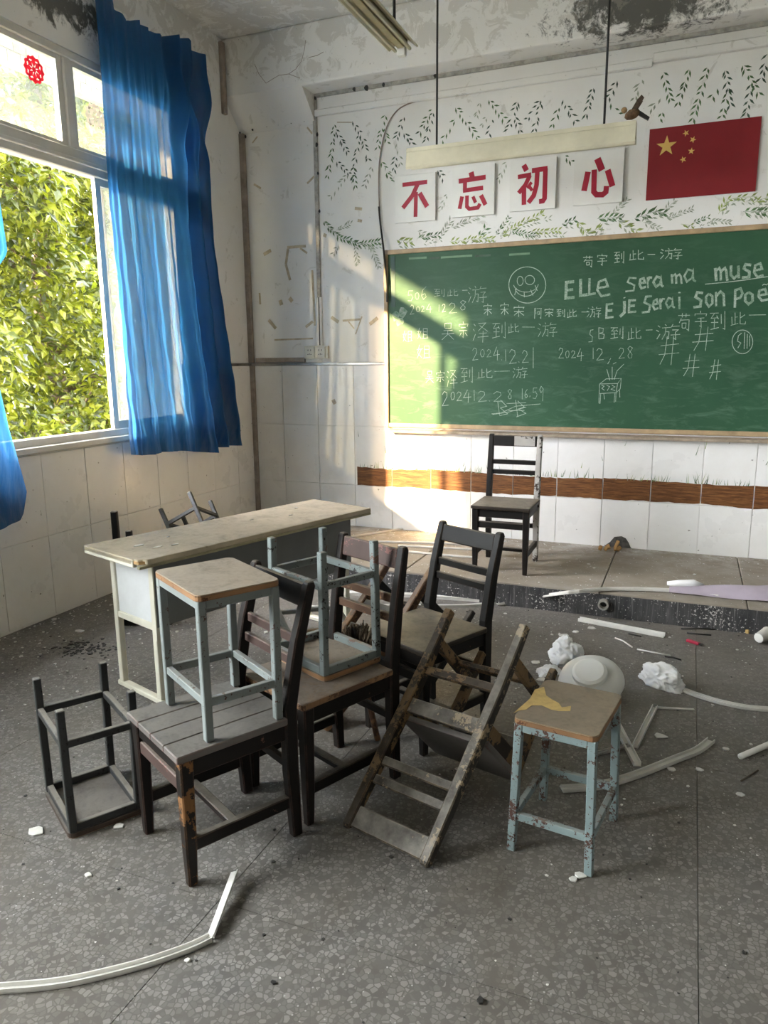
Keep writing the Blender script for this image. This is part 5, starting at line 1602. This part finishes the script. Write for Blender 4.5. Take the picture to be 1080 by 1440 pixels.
# ------------------------------------------------------------------ crumpled cloths
def crumple(name, label, c, size, rot, mat, seed, cat='cloth', lift=0.0):
    bm = bmesh.new()
    bmesh.ops.create_icosphere(bm, subdivisions=5, radius=1.0)
    rnd = random.Random(seed)
    from mathutils import noise as mn
    for v in bm.verts:
        d = v.co.normalized()
        q1 = mn.noise(d * 1.7 + Vector((seed, 0, 0)))
        q2 = 1 - abs(mn.noise(d * 3.4 + Vector((0, seed, 0)))) * 2
        q3 = 0.3 - 0.6 * abs(mn.noise(d * 7.0 + Vector((0, 0, seed)))) * 2
        r = 0.82 + 0.30 * q1 + 0.16 * q2 + 0.07 * q3
        v.co = d * r
        v.co = Vector((v.co.x * size[0], v.co.y * size[1], max(-0.35, v.co.z) * size[2]))
    zmin = min(v.co.z for v in bm.verts)
    for v in bm.verts:
        v.co.z -= zmin
    for f_ in bm.faces:
        f_.smooth = True
    me = bpy.data.meshes.new(name)
    bm.to_mesh(me)
    bm.free()
    me.materials.append(mat)
    o = link(name, me)
    o.location = (c.x, c.y, 0.001 + lift)
    o.rotation_euler = (0, 0, rot)
    return tag(o, label, cat)


crumple('crumpled_cloth', 'crumpled white cloth with trunking under its right end', flo(928, 962), (0.125, 0.060, 0.075), math.radians(-38), MAT['cloth_white'], 3.1)
crumple('crumpled_cloth', 'white rag bunched behind the round white dish', flo(797, 928), (0.085, 0.11, 0.085), math.radians(10), MAT['cloth_white'], 8.7)
crumple('crumpled_cloth', 'torn white rag end trailing left of the dish', flo(772, 946), (0.05, 0.07, 0.022), math.radians(-30), MAT['cloth_white'], 5.2)

# mauve sheet dragged along the platform
def sheet(u, v):
    x0 = -0.04 + 1.1 * u
    wd = 0.05 + 0.34 * u
    y_ = 4.36 + wd * (v - 0.35) + 0.14 * u
    z_ = PH + 0.006 + 0.085 * math.sin(math.pi * v) ** 0.7 * (0.35 + 0.9 * u) + 0.008 * math.sin(u * 17 + v * 6) * (0.2 + u)
    return (x0, y_, max(PH + 0.004, z_))
t = thing('mauve_sheet', 'dusty mauve sheet lying in a heap along the platform edge', 'cloth')
MB().grid(sheet, 60, 26).build('sheet', MAT['cloth_mauve'], t, smooth=True)
c = flo(948, 826, PH)
o = MB().tube([c + Vector((-0.04, 0, 0.02)), c + Vector((0.02, 0.0, 0.026)), c + Vector((0.10, 0.01, 0.03)), c + Vector((0.16, 0.015, 0.02))], [0.012, 0.021, 0.026, 0.012], 10).build('rolled_end', MAT['cloth_white'], t, smooth=True)

# round white dish (shade) leaning behind the stool
dt = thing('round_dish', 'large round white lamp dish propped behind the blue stool', 'dish')
MB().lathe([(0.0, 0.055), (0.06, 0.052), (0.11, 0.040), (0.135, 0.018), (0.142, 0.0), (0.138, -0.004), (0.128, 0.012), (0.10, 0.032), (0.0, 0.046)], 40).build('dish_shell', MAT['dishwhite'], dt, smooth=True)
MB().lathe([(0.0, 0.078), (0.062, 0.074), (0.074, 0.066), (0.076, 0.046), (0.0, 0.044)], 32).build('base_disc', MAT['signwhite'], dt, smooth=False)
c = flo(830, 985, 0.0)
dt.matrix_world = Matrix.Translation((c.x - 0.005, c.y + 0.04, 0.072)) @ Matrix.Rotation(math.radians(-10), 4, 'Z') @ Matrix.Rotation(math.radians(28), 4, 'X')

# cup, lighter, chalk box
c = flo(1066, 906)
ct = thing('paper_cup', 'white paper cup lying on its side by the riser', 'cup')
MB().lathe([(0.0, 0.0), (0.026, 0.0), (0.027, 0.004), (0.034, 0.085), (0.036, 0.086), (0.034, 0.088), (0.030, 0.082), (0.024, 0.006), (0.0, 0.006)], 20).build('cup_wall', m_plain('cup_paper', (0.50, 0.48, 0.44), 0.6), ct, smooth=True)
MB().lathe([(0.0, -0.001), (0.024, -0.001), (0.025, 0.002), (0.0, 0.002)], 20).build('cup_base', MAT['signwhite'], ct)
ct.matrix_world = Matrix.Translation((c.x, c.y, 0.034)) @ Matrix.Rotation(math.radians(-35), 4, 'Z') @ Matrix.Rotation(math.radians(-84), 4, 'X')
A, B = flo(966, 900, 0.009), flo(988, 907, 0.009)
lt_ = thing('cigarette_lighter', 'small red plastic lighter on the floor near the riser', 'lighter')
MB().bars([A, A + (B - A) * 0.8], (0.014, 0.020), (0, 0, 1)).build('tank', MAT['redplastic'], lt_, 0.004, 2)
MB().bars([A + (B - A) * 0.8, B], (0.010, 0.016), (0, 0, 1)).build('valve', MAT['dark'], lt_, 0.002)
A, B = flo(1040, 885, 0.012), flo(1054, 888, 0.012)
tag(MB().bars([A, B], (0.024, 0.024), (0, 0, 1)).build('wood_block', MAT['veneer'], None, 0.003), 'small yellow wooden block at the foot of the riser', 'block')
# ochre rubble under the broken wall patch
rnd = random.Random(4)
for i, (x_, y_, lab) in enumerate([(846, 774, 'leftmost ochre brick splinter below the broken wall patch'), (851, 776, 'long ochre brick splinter second from the left below the wall patch'), (857, 773, 'upright ochre brick splinter in the middle of the rubble'), (862, 776, 'flat ochre brick splinter in front of the middle one'), (867, 772, 'tilted ochre brick splinter nearest the dark wall patch'), (871, 776, 'rightmost ochre brick splinter below the broken wall patch')]):
    c = flo(x_, min(y_, 777), PH)
    c.y = min(c.y, YB - 0.05)
    mb = MB()
    mb.bars([c + Vector((rnd.uniform(-0.02, 0.02), rnd.uniform(-0.03, 0.0), 0.012)), c + Vector((rnd.uniform(-0.02, 0.02), rnd.uniform(-0.01, 0.015), 0.03 + 0.03 * rnd.random()))], (0.022, 0.026))
    tag(mb.build('brick_splinter', MAT['ochre'], None, 0.003), lab, 'rubble', 'brick splinters on the platform')

# larger plaster flakes, each on its own; the crumbs below are one scatter
FL = [(753, 932, 0.030, 'grey-white plaster chip left of the white rag'), (793, 894, 0.034, 'notched white plaster chip left of the trunking offcut'), (810, 889, 0.028, 'flat pale flake just left of the straight trunking'), (831, 884, 0.030, 'white crumb cluster above the round dish'), (929, 1036, 0.030, 'cream flake right of the slanting trunking'), (1021, 1054, 0.018, 'oval white flake right of the curved trunking tip'), (983, 1083, 0.022, 'white flake below the curved trunking'), (945, 1083, 0.022, 'grey flake just under the curved trunking'), (762, 956, 0.034, 'grey plaster slab by the stool back corner'), (807, 1238, 0.016, 'white crumb at the front foot of the blue stool'), (816, 1232, 0.018, 'larger white crumb beside the stool front foot'), (50, 1170, 0.030, 'white flake in front of the upturned dark stool'), (113, 888, 0.034, 'large pale flake on the floor left of the table'), (166, 1163, 0.022, 'white flake right of the upturned dark stool'), (124, 1231, 0.014, 'small white flake left of the nearest chair leg'), (263, 1352, 0.010, 'tiny white flake under the bent foreground trunking'), (608, 798, 0.028, 'white scrap on the platform behind the black chair'), (1040, 1118, 0.018, 'thin white flake at the lower right of the floor'), (388, 842, 0.022, 'white scrap under the pile near the table'), (510, 832, 0.034, 'white scrap against the platform behind the middle chair')]
for x_, y_, s, lab in FL:
    z_ = PH if y_ < 802 and x_ > 560 else 0.0
    c = flo(x_, y_, z_)
    mb = MB()
    n = rnd.choice((5, 6, 7))
    mb.prism([c + Vector((s * math.cos(2 * math.pi * k / n) * rnd.uniform(0.55, 1.1), 0.8 * s * math.sin(2 * math.pi * k / n) * rnd.uniform(0.55, 1.1), 0.0006)) for k in range(n)], (0, 0, 0.005))
    tag(mb.build('plaster_flake', MAT['plasterflake'], None, 0.001), lab, 'debris', 'plaster flakes on the floor')
mb = MB()
dk = MB()
def crumb(mb, x_, y_, z_, s):
    n = 5
    a0 = rnd.uniform(0, 6)
    mb.prism([(x_ + s * math.cos(a0 + 1.2566 * k) * rnd.uniform(0.5, 1.1), y_ + s * math.sin(a0 + 1.2566 * k) * rnd.uniform(0.5, 1.1), z_ + 0.0004) for k in range(n)], (0, 0, s * rnd.uniform(0.2, 0.5)))
for i in range(2600):
    y_ = rnd.triangular(0.9, YP, 4.0)
    x_ = rnd.uniform(XL + 0.03, 1.6)
    dens = 0.5 + 0.5 * math.sin(x_ * 3.1 + 1.3) * math.cos(y_ * 2.7 + x_)
    if rnd.random() > 0.25 + 0.75 * dens:
        continue
    crumb(mb, x_, y_, 0, min(0.013, rnd.lognormvariate(-5.75, 0.5)) * (0.55 if y_ < 2.2 else 1.0))
for i in range(500):
    crumb(mb, XL + 0.03 + rnd.random() ** 1.7 * 0.9, rnd.uniform(1.5, 4.8), 0, min(0.018, rnd.lognormvariate(-5.2, 0.5)))
for i in range(900):
    crumb(mb, rnd.uniform(-2.5, 1.2), YP + 0.03 + (YB - YP - 0.06) * (1 - rnd.random() ** 1.5), PH, min(0.013, rnd.lognormvariate(-5.9, 0.5)))
for i in range(500):
    crumb(dk, rnd.uniform(XL + 0.03, 1.4), rnd.uniform(1.2, YP - 0.02), 0, min(0.012, rnd.lognormvariate(-5.8, 0.5)))
for i in range(160):
    c = flo(118, 912)
    crumb(dk, c.x + rnd.gauss(0, 0.09), c.y + rnd.gauss(0, 0.06), 0, rnd.uniform(0.003, 0.012))
tag(mb.build('plaster_crumbs', MAT['plasterflake']), 'white plaster crumbs strewn over floor and platform', 'debris', kind='stuff')
tag(dk.build('dirt_crumbs', MAT['dark']), 'dark dirt crumbs and leaf litter strewn over the floor', 'debris', kind='stuff')
